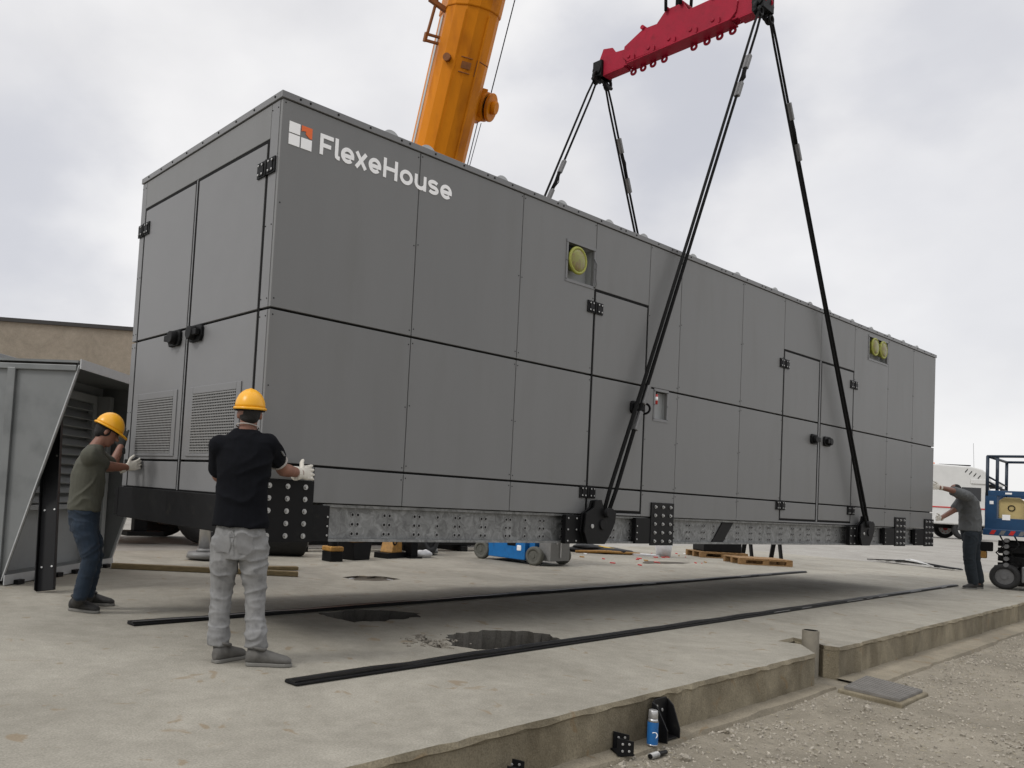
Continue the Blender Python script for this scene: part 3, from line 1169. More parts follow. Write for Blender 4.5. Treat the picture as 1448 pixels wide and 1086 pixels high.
rc = recess(WIN1, .10, 'lamp_recess')
lamp(rc, 3.50, 3.58, .125)
b = MB().tube([(3.765, -.008, 3.66), (3.80, -.02, 3.60), (3.79, -.02, 3.45), (3.81, -.02, 3.40), (3.79, -.01, 3.36)], .007, 6)
b.build('cable', TRIM, rc)
b = MB().box(3.44, 3.66, .05, .10, 3.69, 3.735)
b.build('bracket', BLKST, rc)
rc = recess(WIN2, .10, 'lamp_recess')
lamp(rc, 10.84, 3.83, .125)
lamp(rc, 11.16, 3.83, .125)
rc = recess(NICHE, .055, 'niche')
b = MB()
b.cyl((5.0, .024, 2.31), (5.0, .024, 2.42), .026, None, 12, 0)
b.cyl((5.0, .024, 2.421), (5.0, .024, 2.445), .015, None, 10, 1)
b.cyl((5.0, .024, 2.35), (5.0, .024, 2.39), .0275, None, 12, 2)
b.build('extinguisher', [REDP, BLKST, WHITE], rc)

# lettering and emblem
b = MB()
for (xa, za) in ((.070, 3.803), (.070, 3.712), (.179, 3.712)):
    b.box(xa, xa + .097, -.004, -.0005, za, za + .082)
o1 = b.build('emblem', WHITE, con)
poly = [(0, .082), (0, .036), (.018, .044), (.042, .044), (.038, .026), (.056, .012), (.078, 0), (.097, 0), (.097, .082)]
b = MB().prism(poly, (1, 0, 0), (0, 0, 1), (.179, -.0005, 3.803), (0, -1, 0), .0035)
b.build('emblem_corner', ORANGE, o1)
SWD = .031                    # stroke width of the lettering


RN = [0]


def ribbon(m, pts, close=False):
    n = len(pts)
    RN[0] += 1
    yo = -.0035 - .0003 * (RN[0] % 3)
    L_, R_ = [], []
    for i in range(n):
        p = V(pts[i])
        a = V(pts[i - 1]) if (i or close) else None
        c = V(pts[(i + 1) % n]) if (i < n - 1 or close) else None
        d1 = (p - a).normalized() if a is not None else (c - p).normalized()
        d2 = (c - p).normalized() if c is not None else d1
        t = (d1 + d2).normalized()
        nn = V((-t.y, t.x))
        k = SWD / 2 / max(.5, nn.dot(V((-d1.y, d1.x))))
        L_.append(p + nn * k)
        R_.append(p - nn * k)
    q = [(p.x, y, p.y) for y in (yo, -.0008 + yo * .05) for p in L_ + R_]
    fs = []
    for i in range(n if close else n - 1):
        k = (i + 1) % n
        fs += [(i, k, n + k, n + i), (2 * n + k, 2 * n + i, 3 * n + i, 3 * n + k), (i, 2 * n + i, 2 * n + k, k), (n + k, 3 * n + k, 3 * n + i, n + i)]
    if not close:
        fs += [(0, n, 3 * n, 2 * n), (n - 1, 3 * n - 1, 4 * n - 1, 2 * n - 1)]
    m.add(q, fs)


def arc(cx, cy, rx, ry, a0, a1, n=22):
    return [(cx + rx * math.cos(R(a0 + (a1 - a0) * i / n)), cy + ry * math.sin(R(a0 + (a1 - a0) * i / n))) for i in range(n + 1)]


Z0, CAP, XH = 3.720, .160, .124
h = SWD / 2


def letter_e(x0, x1):
    cx, cy, rx, ry = (x0 + x1) / 2, Z0 + XH / 2, (x1 - x0) / 2 - h, XH / 2 - h
    ribbon(m, arc(cx, cy, rx, ry, 0, 318, 40))
    ribbon(m, [(cx - rx + .004, cy - .004), (cx + rx + h, cy - .004)])


m = MB()
ribbon(m, [(.351 + h, Z0), (.351 + h, Z0 + CAP)])
ribbon(m, [(.351 + .5 * h, Z0 + CAP - h), (.475, Z0 + CAP - h)])
ribbon(m, [(.351 + .5 * h, Z0 + CAP * .47), (.455, Z0 + CAP * .47)])
ribbon(m, [(.493 + h, Z0 + CAP * 1.03), (.493 + h, Z0 + .034), (.493 + h + .003, Z0 + .022), (.493 + h + .012, Z0 + h + .001), (.541, Z0 + h)])
letter_e(.551, .68)
ribbon(m, [(.703, Z0 + XH), (.797, Z0)])
ribbon(m, [(.703, Z0), (.797, Z0 + XH)])
letter_e(.826, .955)
ribbon(m, [(.978 + h, Z0), (.978 + h, Z0 + CAP)])
ribbon(m, [(1.129 - h, Z0), (1.129 - h, Z0 + CAP)])
ribbon(m, [(.978 + h, Z0 + CAP * .5), (1.129 - h, Z0 + CAP * .5)])
ribbon(m, arc(1.225, Z0 + XH / 2, .07 - h, XH / 2 - h, 0, 351, 39), True)
ribbon(m, [(1.317 + h, Z0 + XH)] + arc(1.3825, Z0 + .055, .0655 - h, .055 - h, 180, 360, 20) + [(1.448 - h, Z0 + XH)])
ribbon(m, [(1.448 - h, Z0 + .06), (1.448 - h, Z0)])
sx0, sx1 = 1.469, 1.591
cx, rx, ry = (sx0 + sx1) / 2, (sx1 - sx0) / 2 - h, (XH / 2 - h) / 2
ribbon(m, arc(cx, Z0 + XH - h - ry, rx, ry, 28, 270, 26)[:-1] + arc(cx, Z0 + h + ry, rx, ry, 90, -152, 26))
letter_e(1.611, 1.747)
m.build('lettering', WHITE, con)

# base frame: galvanised beams, black front beam, bolted plates, lifting lugs
for yy, s in ((0.03, 1), (YW - .03, -1)):
    b = MB()
    x0, x1 = .60, XE - .02
    b.box(x0, x1, yy, yy + s * .22, ZP - .03, ZP - .008)
    b.box(x0, x1, yy - s * .012, yy + s * .22, ZB + .001, ZB + .022)
    b.box(x0, x1, yy + s * .045, yy + s * .06, ZB + .0225, ZP - .0305)
    if s == 1:
        x = .95
        k = 0
        while x < 13.1:
            wdt = .055 if k % 4 != 3 else 0
            for z in (.84, .915, .99):
                for dx in ((-wdt / 2, wdt / 2) if wdt else (0,)):
                    b.cyl((x + dx, yy + .0445, z), (x + dx, yy + .040, z), .021, .019, 10, 2)
                    b.cyl((x + dx, yy + .0395, z), (x + dx, yy + .0385, z), .012, None, 8, 1)
            x += .33 if k % 4 in (0, 1) else .24
            k += 1
        # stiffener wedge where the beam steps back
        b.prism([(6.36, ZB + .023), (6.62, ZB + .023), (6.86, ZP - .031), (6.60, ZP - .031)], (1, 0, 0), (0, 0, 1), (0, yy + .044, 0), (0, -1, 0), .012, 1)
    b.build('base_beam', [GALV, BLKST, mat('hole_rim', (.26, .26, .255), .5, .3)], con, bevel=.004)
b = MB()
b.box(-.03, .30, .004, YW, ZB + .028, 1.092)
b.build('front_beam', BLKST, con, bevel=.006)
b = MB()
b.box(-.03, -.018, YW + .003, YW + .08, ZB + .04, 1.075)
b.build('beam_end_plate', BLKST, con)
b = MB()
b.box(XE - .3, XE - .03, .07, YW - .07, ZB + .03, ZP - .04)
for x in (2.2, 4.3, 6.5, 8.7, 10.9):
    b.box(x, x + .15, .30, YW - .30, ZB + .1, ZP - .04)
b.parts('cross_beam', GALV, con)
b = MB().box(.31, XE - .31, .3, YW - .3, ZP - .025, ZP + .005)
b.build('underfloor', VOID, con)


def bolt_plate(x0, x1, z0, z1, cols, rowsz, low=None, r=.019):
    b = MB()
    b.box(x0, x1, -.016, -.001, z0, z1)
    if low:
        b.box(low[0], low[1], -.010, .04, ZB + .003, 1.055)
        for z in (.83, .9, .97):
            xb = low[1] - .02 if low[1] > x1 else low[0] + .02
            b.cyl((xb, -.0105, z), (xb, -.018, z), .009, None, 8, 1)
    P = b.build('bolt_plate', [BLKST, ZINC], con, bevel=.003)
    for i in range(cols):
        for j in range(rowsz):
            b = MB()
            x = x0 + (x1 - x0) * (i + .5) / cols
            z = z0 + (z1 - z0) * (j + .5) / rowsz
            b.cyl((x, -.0165, z), (x, -.021, z), r, None, 12)
            b.cyl((x, -.021, z), (x, -.034, z), r * .62, None, 6)
            b.build('bolt', ZINC, P)


bolt_plate(.004, .478, ZB - .002, 1.232, 3, 5, (.4795, .64), .020)
bolt_plate(4.945, 5.39, ZB - .015, 1.232, 3, 5, (4.675, 4.944))
bolt_plate(11.79, 12.235, ZB - .01, 1.232, 3, 5, (11.40, 11.789))
bolt_plate(13.08, XE + .02, ZB - .01, 1.232, 3, 5, (12.68, 13.079))


def lug(xc, y, s):
    """black bolted lifting lug with a hooked cheek plate, s = outward direction along y."""
    b = MB()
    b.box(xc - .46, xc + .02, y, y + s * .05, ZB + .002, 1.062)
    for i in range(4):
        for z in (.81, .92, 1.03):
            b.cyl((xc - .43 + .13 * i, y + s * .0505, z), (xc - .43 + .13 * i, y + s * .06, z), .010, None, 8, 1)
    cheek = [(-.20, .0), (.08, .0), (.17, .10), (.24, .22), (.25, .32), (.19, .36), (.05, .34), (.0, .44), (-.10, .43), (-.12, .36), (-.24, .30), (-.26, .12)]
    b.prism(cheek, (1, 0, 0), (0, 0, 1), (xc, y + s * .051, ZB + .005), (0, s, 0), .022)
    b.prism(cheek, (1, 0, 0), (0, 0, 1), (xc, y + s * .098, ZB + .005), (0, s, 0), .022)
    b.cyl((xc + .03, y + s * .04, ZB + .2), (xc + .03, y + s * .135, ZB + .2), .055, None, 16)
    b.cyl((xc - .14, y + s * .04, ZB + .18), (xc - .14, y + s * .128, ZB + .18), .022, None, 12, 1)
    b.build('lifting_lug', [BLKST, ZINC], con, bevel=.005, fix=True)


for xc in (3.90, 10.44):
    lug(xc, -.004, -1)
    lug(xc, YW + .004, 1)

# ------------------------------------------------------------------ spreader beam, slings, hook
BX, BY0, BY1, BZ = 7.0, -0.02, 2.40, 7.75
sp = thing('spreader_beam', (BX, 1.2, BZ), 'dark red lifting beam hanging level from the crane above the container', 'lifting beam')
b = MB()
prof = [(.36, 7.585), (1.90, 7.61), (1.98, 7.70), (1.96, 7.86), (1.66, 8.0), (1.44, 7.985), (1.30, 8.13), (1.04, 8.12), (.96, 7.985), (.62, 7.985), (.34, 7.90), (.26, 7.80), (.28, 7.66)]
for xx in (-.105, .085):
    b.prism(prof, (0, 1, 0), (0, 0, 1), (BX + xx, 0, 0), (1, 0, 0), .02)
b.box(BX - .084, BX + .084, .36, 1.92, 7.605, 7.62)
b.box(BX - .084, BX + .084, .62, 1.66, 7.94, 7.96)
b.box(BX - .125, BX + .125, .36, 1.90, 7.572, 7.592)
for y in (.5, .82, 1.14, 1.46, 1.78):
    b.box(BX - .13, BX - .106, y - .010, y + .010, 7.593, 7.67)
    b.cyl((BX - .106, y + .1, 7.68), (BX - .12, y + .1, 7.68), .028, .024, 12)
bm_ = b.build('beam_body', RED, sp, bevel=.006, fix=True)
b = MB()
for xx in (-.085, .065):
    b.prism([(1.70, 7.58), (2.40, 7.58), (2.46, 7.70), (2.34, 7.98), (2.18, 7.94), (2.12, 7.85), (1.97, 7.83), (1.94, 7.60)], (0, 1, 0), (0, 0, 1), (BX + xx, 0, 0), (1, 0, 0), .02)
    b.prism([(.5, 7.58), (-.04, 7.58), (-.12, 7.68), (0, 7.92), (.12, 7.90), (.2, 7.84), (.28, 7.82), (.30, 7.60)], (0, 1, 0), (0, 0, 1), (BX + xx, 0, 0), (1, 0, 0), .02)
b.box(BX - .09, BX + .09, 1.965, 2.40, 7.56, 7.58)
b.box(BX - .09, BX + .09, -.04, .255, 7.56, 7.58)
b.build('beam_arm', RED, sp, bevel=.005, fix=True)
for y in (.42, .60, .78, .97, 1.42, 1.60, 1.76, 1.92):
    b = MB().torus((BX + .09, y, 7.535), (1, 0, 0), .036, .018, 18, 8)
    b.build('eye', RED, sp)
for (y, z) in ((1.66, 8.02), (1.28, 8.12), (1.06, 8.12), (.60, 8.0)):
    b = MB().cyl((BX - .13, y, z), (BX + .12, y, z), .030, None, 14)
    b.build('pin_boss', RED, sp)
for y in (BY0, BY1):
    b = MB()
    b.cyl((BX - .16, y, 7.66), (BX + .16, y, 7.66), .07, None, 14)
    b.box(BX - .14, BX + .14, y - .075, y + .075, 7.56, 7.80)
    for xx in (-.14, .14):
        b.torus((BX + xx, y, 7.55), (0, 1, 0), .075, .024, 18, 8)
        b.cyl((BX + xx - .1, y, 7.5), (BX + xx + .1, y, 7.5), .025, None, 10)
    b.build('end_shackle', BLKST, sp, bevel=.004)


def sling(p0, p1, label, cpos):
    p0, p1 = V(p0), V(p1)
    d = (p1 - p0)
    dn = d.normalized()
    s = V((dn.z, 0, -dn.x)).normalized()
    t = thing('lifting_sling', p1, label, 'sling', 'slings carrying the container')
    for k in (-1, 1):
        b = MB()
        pts = [p0 + s * .03 * k, p0 + d * .04 + s * .044 * k, p0 + d * .5 + s * .034 * k, p0 + d * .8 + s * .036 * k, p1 - d * .04 + s * .05 * k, p1 + s * .035 * k]
        b.tube(pts, [.015, .015, .018, .02, .02, .02], 8)
        b.build('rope', ROPE, t)
    for c in cpos:
        c0, c1 = p0 + d * (c - .016) - s * .046, p0 + d * (c + .016) - s * .046
        b = MB().bar(c0, c1, .05, .065, 0, (0, 1, 0))
        b.build('sleeve', CLAMP, t, bevel=.008)
    if len(cpos) > 1:
        b = MB()
        q0, q1 = p0 + d * (cpos[0] + .016), p0 + d * (cpos[1] - .016)
        b.tube([q0 - s * .04, q0.lerp(q1, .5) - s * .05, q1 - s * .04], .026, 8)
        b.tube([q0 - s * .05, q0.lerp(q1, .4) - s * .10, q1 - s * .05], .007, 6)
        b.build('shortening_loop', ROPE, t)
    b = MB()
    b.torus(p0 - dn * .03, (0, 1, 0), .05, .02, 16, 8)
    b.cyl(p1 - V((0, .05, 0)), p1 + V((0, .05, 0)), .05, None, 14)
    b.parts('shackle', BLKST, t)
    return t


sling((BX - .15, -.06, 7.48), (3.98, -.12, 1.10), 'black double sling slanting across the single door to the near lug', (.115, .18, .80, .845))
sling((BX + .15, -.06, 7.48), (10.40, -.12, 1.10), 'black double sling slanting across the double side door', (.16, .235))
sling((BX - .15, 2.42, 7.48), (3.92, 2.62, 1.05), 'black sling going down behind the roof beside the crane boom', (.225, .30))
sling((BX + .15, 2.42, 7.48), (10.40, 2.62, 1.05), 'black sling from the far end of the red beam, going behind the roof', (.12, .205))

hk = thing('crane_hook', (7.0, 1.2, 9.9), 'crane hook block holding the black straps of the red beam', 'crane hook')
b = MB()
b.box(6.85, 7.15, 1.02, 1.38, 10.2, 11.0)
b.cyl((6.8, 1.2, 10.75), (7.2, 1.2, 10.75), .28, None, 24)
b.build('pulley_block', CRANE, hk, bevel=.02)
b = MB()
b.tube([(7, 1.2, 10.2), (7, 1.2, 9.95), (7, 1.32, 9.82), (7, 1.34, 9.68), (7, 1.22, 9.58), (7, 1.08, 9.62), (7, 1.03, 9.74)], [.06, .06, .06, .07, .07, .055, .03], 12)
b.build('hook', BLKST, hk)
for (y, xx) in ((1.28, -.14), (1.28, .12), (1.06, -.14), (1.06, .12)):
    st = MB().tube([(BX + xx, y, 8.09), (BX + xx * 1.1, y, 8.3), (7.0 + xx * .2, 1.2, 9.66)], .022, 8).build('strap', ROPE, hk)
rp = MB()
for dx in (-.12, .12):
    for dy in (-.1, .1):
        rp.cyl((7 + dx, 1.2 + dy, 10.7), (7 + dx * 1.2, 1.25 + dy, 21.6), .011, None, 6)
rp.build('hoist_rope', ROPE, hk)

# ------------------------------------------------------------------ mobile crane behind the container
cr = thing('mobile_crane', (6.6, 9.6, 0), 'orange mobile crane with raised telescopic boom behind the container', 'crane')
PV, TP = V((7.71, 8.24, 2.6)), V((7.0, 1.25, 24.0))
PV = TP + (PV - TP) * 1.0
ax = (TP - PV).normalized()
sd_ = V((.86, -.50, 0))
sd_ = sd_ - ax * ax.dot(sd_)
sd_.normalize()
bk = sd_.cross(ax)      # points away from the belly
if bk.y < 0:
    pass


def boom_sec(q0, q1, hw, hd, mm=0):
    """boom section: flat back, belly folded in five facets (towards the viewer)."""
    sec = [(-hw, hd), (-hw, -hd * .35), (-hw * .80, -hd * .72), (-hw * .42, -hd * .97), (0, -hd * 1.05), (hw * .42, -hd * .97), (hw * .80, -hd * .72), (hw, -hd * .35), (hw, hd)]
    n = len(sec)
    b = MB()
    vs = [q + sd_ * x + bell * (-y) for q in (q0, q1) for (x, y) in sec]
    b.add(vs, [(i, (i + 1) % n, n + (i + 1) % n, n + i) for i in range(n)] + [tuple(range(n)), tuple(range(n, 2 * n))])
    return b


bell = bk if bk.y < 0 else -bk       # towards the viewer
BL = (TP - PV).length
m = boom_sec(PV - ax * .8, PV + ax * 10.3, .50, .58)
bm1 = m.build('boom', CRANE, cr, fix=True, bevel=.02)
m = boom_sec(PV + ax * 7.98, PV + ax * 10.32, .52, .605)
m.build('boom_collar', CRANE, cr, fix=True, bevel=.02)
m = boom_sec(PV + ax * 10.32, PV + ax * 16, .46, .54)
m.build('boom_section', CRANE, cr, fix=True, bevel=.02)
m = boom_sec(PV + ax * 16, TP, .40, .47)
m.build('boom_section', CRANE, cr, fix=True, bevel=.02)
m = MB()
m.bar(PV - sd_ * .507 - bell * .2, PV + ax * 7.9 - sd_ * .507 - bell * .2, .012, .2, 0, bell)
m.build('boom_rail', ZINC, cr)
m = MB()
for (t, off) in ((6.98, .02), ):
    q = PV + ax * t + bell * .612
    m.bar(q - sd_ * .12 - ax * .13, q + sd_ * .10 - ax * .13, .02, .012)
    m.bar(q - sd_ * .12 + ax * .13, q + sd_ * .10 + ax * .13, .02, .012)
    m.obox(q, sd_, ax, bell, .09, .06, .008)
    q = PV + ax * t + sd_ * .30 + bell * .57
    m.bar(q - sd_ * .1 + ax * .14, q + sd_ * .12 + ax * .08, .02, .012)
    m.bar(q - sd_ * .1 + ax * .14, q - sd_ * .1 - ax * .14, .02, .012, 0, bell)
q = PV + ax * 7.05 - sd_ * .34 + bell * .48
m.cyl(q, q + (bell * .9 - sd_ * .5).normalized() * .09, .07, None, 14)
m.parts('boom_fitting', CRANED, cr)
# weld ribs on the belly
m = MB()
for sx_ in (-.22, .22):
    m.bar(PV + ax * 1 + sd_ * sx_ + bell * .572, PV + ax * 7.9 + sd_ * sx_ + bell * .592, .03, .012, 0, bell)
m.parts('weld_seam', CRANE, cr)
# side bracket with a bent bar on the left edge
m = MB()
c0 = PV + ax * 7.95 - sd_ * .49
m.bar(c0, c0 - sd_ * .36 + ax * .12, .07, .09)
c1 = c0 - sd_ * .22 + ax * .08
m.tube([c1 + ax * .9 + sd_ * .10, c1, c1 - ax * .52 - sd_ * .03, c1 - ax * .66 - sd_ * .06], .032, 8)
c2 = c1 - ax * .56 - sd_ * .05
m.bar(c2, c2 + sd_ * .28, .045, .045)
m.bar(c2 - ax * .11, c2 + sd_ * .28 - ax * .11, .05, .045)
m.bar(c2 + ax * .03, c2 - ax * .14, .06, .07)
m.build('boom_bracket', CRANED, cr, bevel=.01)
# sheave and rope on the right edge
m = MB()
c0 = PV + ax * 6.5 + sd_ * .60 - bell * .05
m.obox(c0 - sd_ * .05, ax, sd_, bell, .30, .08, .16)
sa_ = (sd_ * .8 + bell * .6).normalized()
m.cyl(c0 - sa_ * .02, c0 + sa_ * .13, .27, None, 24)
m.cyl(c0 + sa_ * .175, c0 + sa_ * .24, .26, None, 24)
m.cyl(c0 + sa_ * .13, c0 + sa_ * .175, .22, None, 24, 1)
m.cyl(c0 + sa_ * .24, c0 + sa_ * .33, .12, None, 18)
m.build('sheave', [CRANE, BLKST], cr, bevel=.015)
m = MB()
r0 = c0 + sd_ * .12 + bell * .05
m.cyl(r0 + ax * .2, r0 + ax * 18 + sd_ * .2, .012, None, 6)
m.cyl(r0 - ax * .3 - sd_ * .12, r0 - ax * 6 - sd_ * .12, .010, None, 6)
m.cyl(r0 - ax * .3 - sd_ * .05, r0 - ax * 6 - sd_ * .2, .008, None, 6)
m.build('boom_rope', BLKST, cr)
# side plate on the right edge
m = MB()
m.obox(PV + ax * 3.6 + sd_ * .56, ax, sd_, bell, 1.3, .03, .3)
m.build('boom_guard', CRANE, cr, bevel=.01)
# superstructure and carrier
m = MB()
m.box(6.6, 9.6, 8.3, 9.5, 1.5, 2.9)
m.box(8.6, 11.2, 8.5, 10.7, 1.6, 3.0)
m.cyl((7.9, 9.6, 1.15), (7.9, 9.6, 1.5), .9, None, 28)
m.build('turntable', CRANE, cr, bevel=.03)
m = MB().bar(PV + V((.9, .6, -.9)), PV + ax * 5.2 - bell * .3, .34, .34)
m.build('lift_cylinder', STEEL, cr)
m = MB()
m.box(1.4, 12.2, 8.75, 10.65, .72, 1.15)
m.box(1.5, 5.6, 8.55, 10.85, 1.16, 1.5)
m.build('chassis', CRANE, cr, bevel=.02)
m = MB()
m.box(1.0, 2.9, 8.5, 10.9, 1.51, 2.8)
m.build('cab', CRANE, cr, bevel=.06)
m = MB()
m.box(.985, .998, 8.7, 10.7, 2.05, 2.7)
m.build('cab_window', DGLASS, cr)


def wheel(parent, c, axis, r, wdt, tm, rm, hub=None, nm='wheel'):
    c, axis = V(c), V(axis).normalized()
    m = MB()
    prof = [(.62, -.5), (.86, -.5), (.96, -.42), (1, -.28), (1, .28), (.96, .42), (.86, .5), (.62, .5)]
    n = 28
    a = axis.orthogonal().normalized()
    bb = axis.cross(a)
    vs = []
    for (rr, h) in prof:
        for i in range(n):
            t = 2 * math.pi * i / n
            vs.append(c + (a * math.cos(t) + bb * math.sin(t)) * rr * r + axis * h * wdt)
    k = len(prof)
    m.add(vs, [(j * n + i, j * n + (i + 1) % n, ((j + 1) % k) * n + (i + 1) % n, ((j + 1) % k) * n + i) for j in range(k) for i in range(n)], 0, True)
    wh = m.build(nm, tm, parent, fix=True)
    m = MB()
    m.cyl(c - axis * wdt * .40, c + axis * wdt * .40, r * .615, None, 24)
    m.cyl(c + axis * wdt * .405, c + axis * wdt * .5, r * .22, None, 16, 1)
    m.cyl(c - axis * wdt * .405, c - axis * wdt * .5, r * .22, None, 16, 1)
    for i in range(8):
        t = 2 * math.pi * i / 8
        p = c + (a * math.cos(t) + bb * math.sin(t)) * r * .42
        m.cyl(p - axis * wdt * .44, p + axis * wdt * .44, r * .05, None, 8, 1)
    m.build('rim', [rm, hub or rm], wh)
    return wh


for x in (4.2, 5.7, 9.4, 11.0):
    for y in (8.7, 10.7):
        wheel(cr, (x, y, .62), (0, -1, 0), .62, .42, TYRE, MESHG)


def outrigger(x, y0, y1, m1, band=False):
    m = MB()
    m.bar((x, y0, .98), (x, y1, .98), .28, .24)
    m.build('outrigger_beam', m1, cr, bevel=.01)
    m = MB()
    m.cyl((x, y1, .17), (x, y1, 1.1), .085, None, 20)
    m.build('outrigger_jack', STEEL, cr)
    m = MB()
    m.cyl((x, y1, .03), (x, y1, .12), .26, .24, 28)
    m.cyl((x, y1, .12), (x, y1, .17), .12, .1, 20)
    m.build('outrigger_foot', MESHG, cr)


outrigger(2.80, 8.75, 6.10, CRANED)
outrigger(8.0, 8.75, 6.85, CRANED)
outrigger(3.2, 10.6, 12.6, CRANED)
outrigger(8.0, 10.6, 12.6, CRANED)
m = MB()
m.box(2.86, 3.10, 8.9, 9.05, .22, .72)
m.box(2.70, 3.4, 8.8, 9.2, .14, .22)
m.box(3.7, 3.95, 8.95, 9.1, .42, .72)
m.parts('axle_hanger', BLKST, cr, bevel=.01)

# black outrigger stands and clutter seen under the container
def stand(x, y, h, r, label, banded=True):
    m = MB()
    m.box(x - r, x + r, y - r, y + r, 0, h * .45)
    m.cyl((x, y, h * .45), (x, y, h), r * .7, None, 16)
    t = thing('support_stand', (x, y, 0), label, 'support stand', 'black stands under the crane side')
    m.build('post', BLKST, t, bevel=.012)
    if banded:
        m = MB()
        m.box(x - r * 1.06, x + r * 1.06, y - r * 1.06, y + r * 1.06, h * .46, h * .68)
        m.build('band', AMBER, t, bevel=.02)
    m = MB().box(x - r * .7, x + r * .7, y - r * .7, y + r * .7, h, h + .05)
    m.build('cap', AMBER, t, bevel=.008)


stand(4.92, 5.72, .36, .125, 'black stand with a wide amber band, first under the galvanised beam')
m = MB()
t = thing('tool_crate', (5.6, 5.95, 0), 'black plastic crate with an amber lid rim beneath the galvanised beam', 'crate')
m.prism([(-.22, 0), (.22, 0), (.27, .30), (-.27, .30)], (.97, .25, 0), (0, 0, 1), (5.6, 5.8, 0), (-.25, .97, 0), .4)
m.build('body', BLKST, t, bevel=.015, fix=True)
m = MB().obox((5.54, 6.0, .33), (.97, .25, 0), (-.25, .97, 0), (0, 0, 1), .28, .22, .025)
m.build('lid', AMBER, t, bevel=.01)
t = thing('tool_case', (6.65, 6.15, 0), 'upright amber tool case with a black base, behind the hanging beam', 'tool case')
m = MB().prism([(-.20, .1), (.16, .1), (.12, .48), (-.05, .5)], (.95, .3, 0), (0, 0, 1), (6.6, 6.05, 0), (-.3, .95, 0), .25)
m.build('body', AMBER, t, bevel=.015, fix=True)
m = MB().obox((6.56, 6.19, .05), (.95, .3, 0), (-.3, .95, 0), (0, 0, 1), .32, .15, .05)
m.build('base', BLKST, t, bevel=.008)
m = MB().torus((6.5, 6.02, .30), (-.3, .95, 0), .06, .014, 14, 6)
m.build('handle', BLKST, t)
t = thing('jack_post', (6.98, 6.1, 0), 'short plain black post standing on a square foot', 'post')
MB().box(6.9, 7.06, 6.02, 6.18, .03, .5).build('shaft', BLKST, t, bevel=.01)
MB().box(6.84, 7.12, 5.96, 6.24, 0, .029).build('foot', BLKST, t)
tg = MB()
tg.ell((7.35, 6.2, .055), (.24, .05, 0), (-.03, .13, 0), (0, 0, .075), 16, 8)
o = tg.build('plastic_sack', CLEARP, loc=(7.35, 6.2, 0))
tag(o, 'small crumpled white sack on the concrete beside a tyre', 'sack')
for v in o.data.vertices:
    v.co += V((0, 0, .025 * noise.noise(v.co * 22)))
t = thing('spare_tyre', (7.75, 6.45, 0), 'worn black spare tyre standing beside the white sack', 'tyre')
wheel(t, (7.78, 6.6, .36), (.3, -.95, .1), .36, .22, TYRE, BLKST, nm='tread')
t = thing('equipment_skid', (5.4, 7.4, 0), 'long low black steel skid lying in front of the crane wheels', 'skid')
MB().box(4.0, 10.2, 7.3, 7.5, .12, .38).build('rail', BLKST, t, bevel=.02)
MB().box(4.0, 10.2, 7.9, 8.1, .12, .38).build('rail', BLKST, t, bevel=.02)
m = MB()
for x in (4.2, 5.3, 6.6, 8, 9.4):
    m.box(x, x + .2, 7.25, 8.15, 0, .119)
m.parts('crossbar', BLKST, t, bevel=.01)
t = thing('roller_drum', (4.55, 6.75, 0), 'fat black rubber roller lying behind the front worker', 'roller')
MB().cyl((3.95, 6.9, .34), (4.9, 6.55, .34), .34, None, 28).build('drum', TYRE, t, bevel=.03)
m = MB()
m.cyl((3.90, 6.918, .34), (3.94, 6.904, .34), .2, None, 20)
m.cyl((4.91, 6.546, .34), (4.95, 6.532, .34), .2, None, 20)
m.parts('hub', MESHG, t)

# ------------------------------------------------------------------ low blue platform lift under the container
bl = thing('scissor_lift', (9.2, 5.2, 0), 'low blue scissor lift with grey tyres, parked on the far side of the container', 'scissor lift')
e1 = (V((9.19, 4.50, 0)) - V((8.70, 4.56, 0)))
# chassis axes: long axis recedes to the left, short axis along the end
A0 = V((8.66, 4.62, 0))
la = (V((8.62, 5.66, 0)) - A0).normalized()
sa = (V((9.62, 4.72, 0)) - A0).normalized()
LL, LS = 1.35, .86
c_ = A0 + la * LL / 2 + sa * LS / 2
m = MB()
m.obox(c_ + V((0, 0, .29)), la, sa, (0, 0, 1), LL / 2 - .10, LS / 2 - .08, .20)
m.obox(c_ + V((0, 0, .26)) , la, sa, (0, 0, 1), LL / 2 - .24, LS / 2 + .03, .19)
m.obox(c_ - la * .3 - sa * .452 + V((0, 0, .28)), la, sa, (0, 0, 1), .05, .022, .05, 1)
m.obox(c_ - la * .12 - sa * .452 + V((0, 0, .36)), la, sa, (0, 0, 1), .10, .022, .05, 2)
m.build('chassis', [BLUEB, WHITE, BLKST], bl, bevel=.015)
m = MB()
m.obox(A0 + sa * LS / 2 - la * .10 + V((0, 0, .30)), sa, la, (0, 0, 1), LS / 2 - .12, .13, .21)
m.obox(A0 + sa * LS / 2 - la * .24 + V((0, 0, .34)), sa, la, (0, 0, 1), .02, .01, .19, 1)
m.cyl(A0 + sa * .3 - la * .231 + V((0, 0, .42)), A0 + sa * .3 - la * .25 + V((0, 0, .42)), .025, None, 10, 1)
m.build('end_box', [MESHG, STEEL], bl, bevel=.02)
for i in (0.0, 1.02):
    for j in (-.02, LS + .02):
        wheel(bl, A0 + la * (i * 1.22 + .02) + sa * j + V((0, 0, .17)), sa, .17, .12, TYREG, TYREG)
m = MB()
for k in range(5):
    z = .52 + k * .16
    m.bar(c_ - la * .5 - sa * .25 + V((0, 0, z)), c_ + la * .5 - sa * .25 + V((0, 0, z + .1)), .05, .09)
    m.bar(c_ - la * .5 + sa * .25 + V((0, 0, z + .1)), c_ + la * .5 + sa * .25 + V((0, 0, z)), .05, .09)
m.build('scissor_arms', BLUEB, bl)
m = MB()
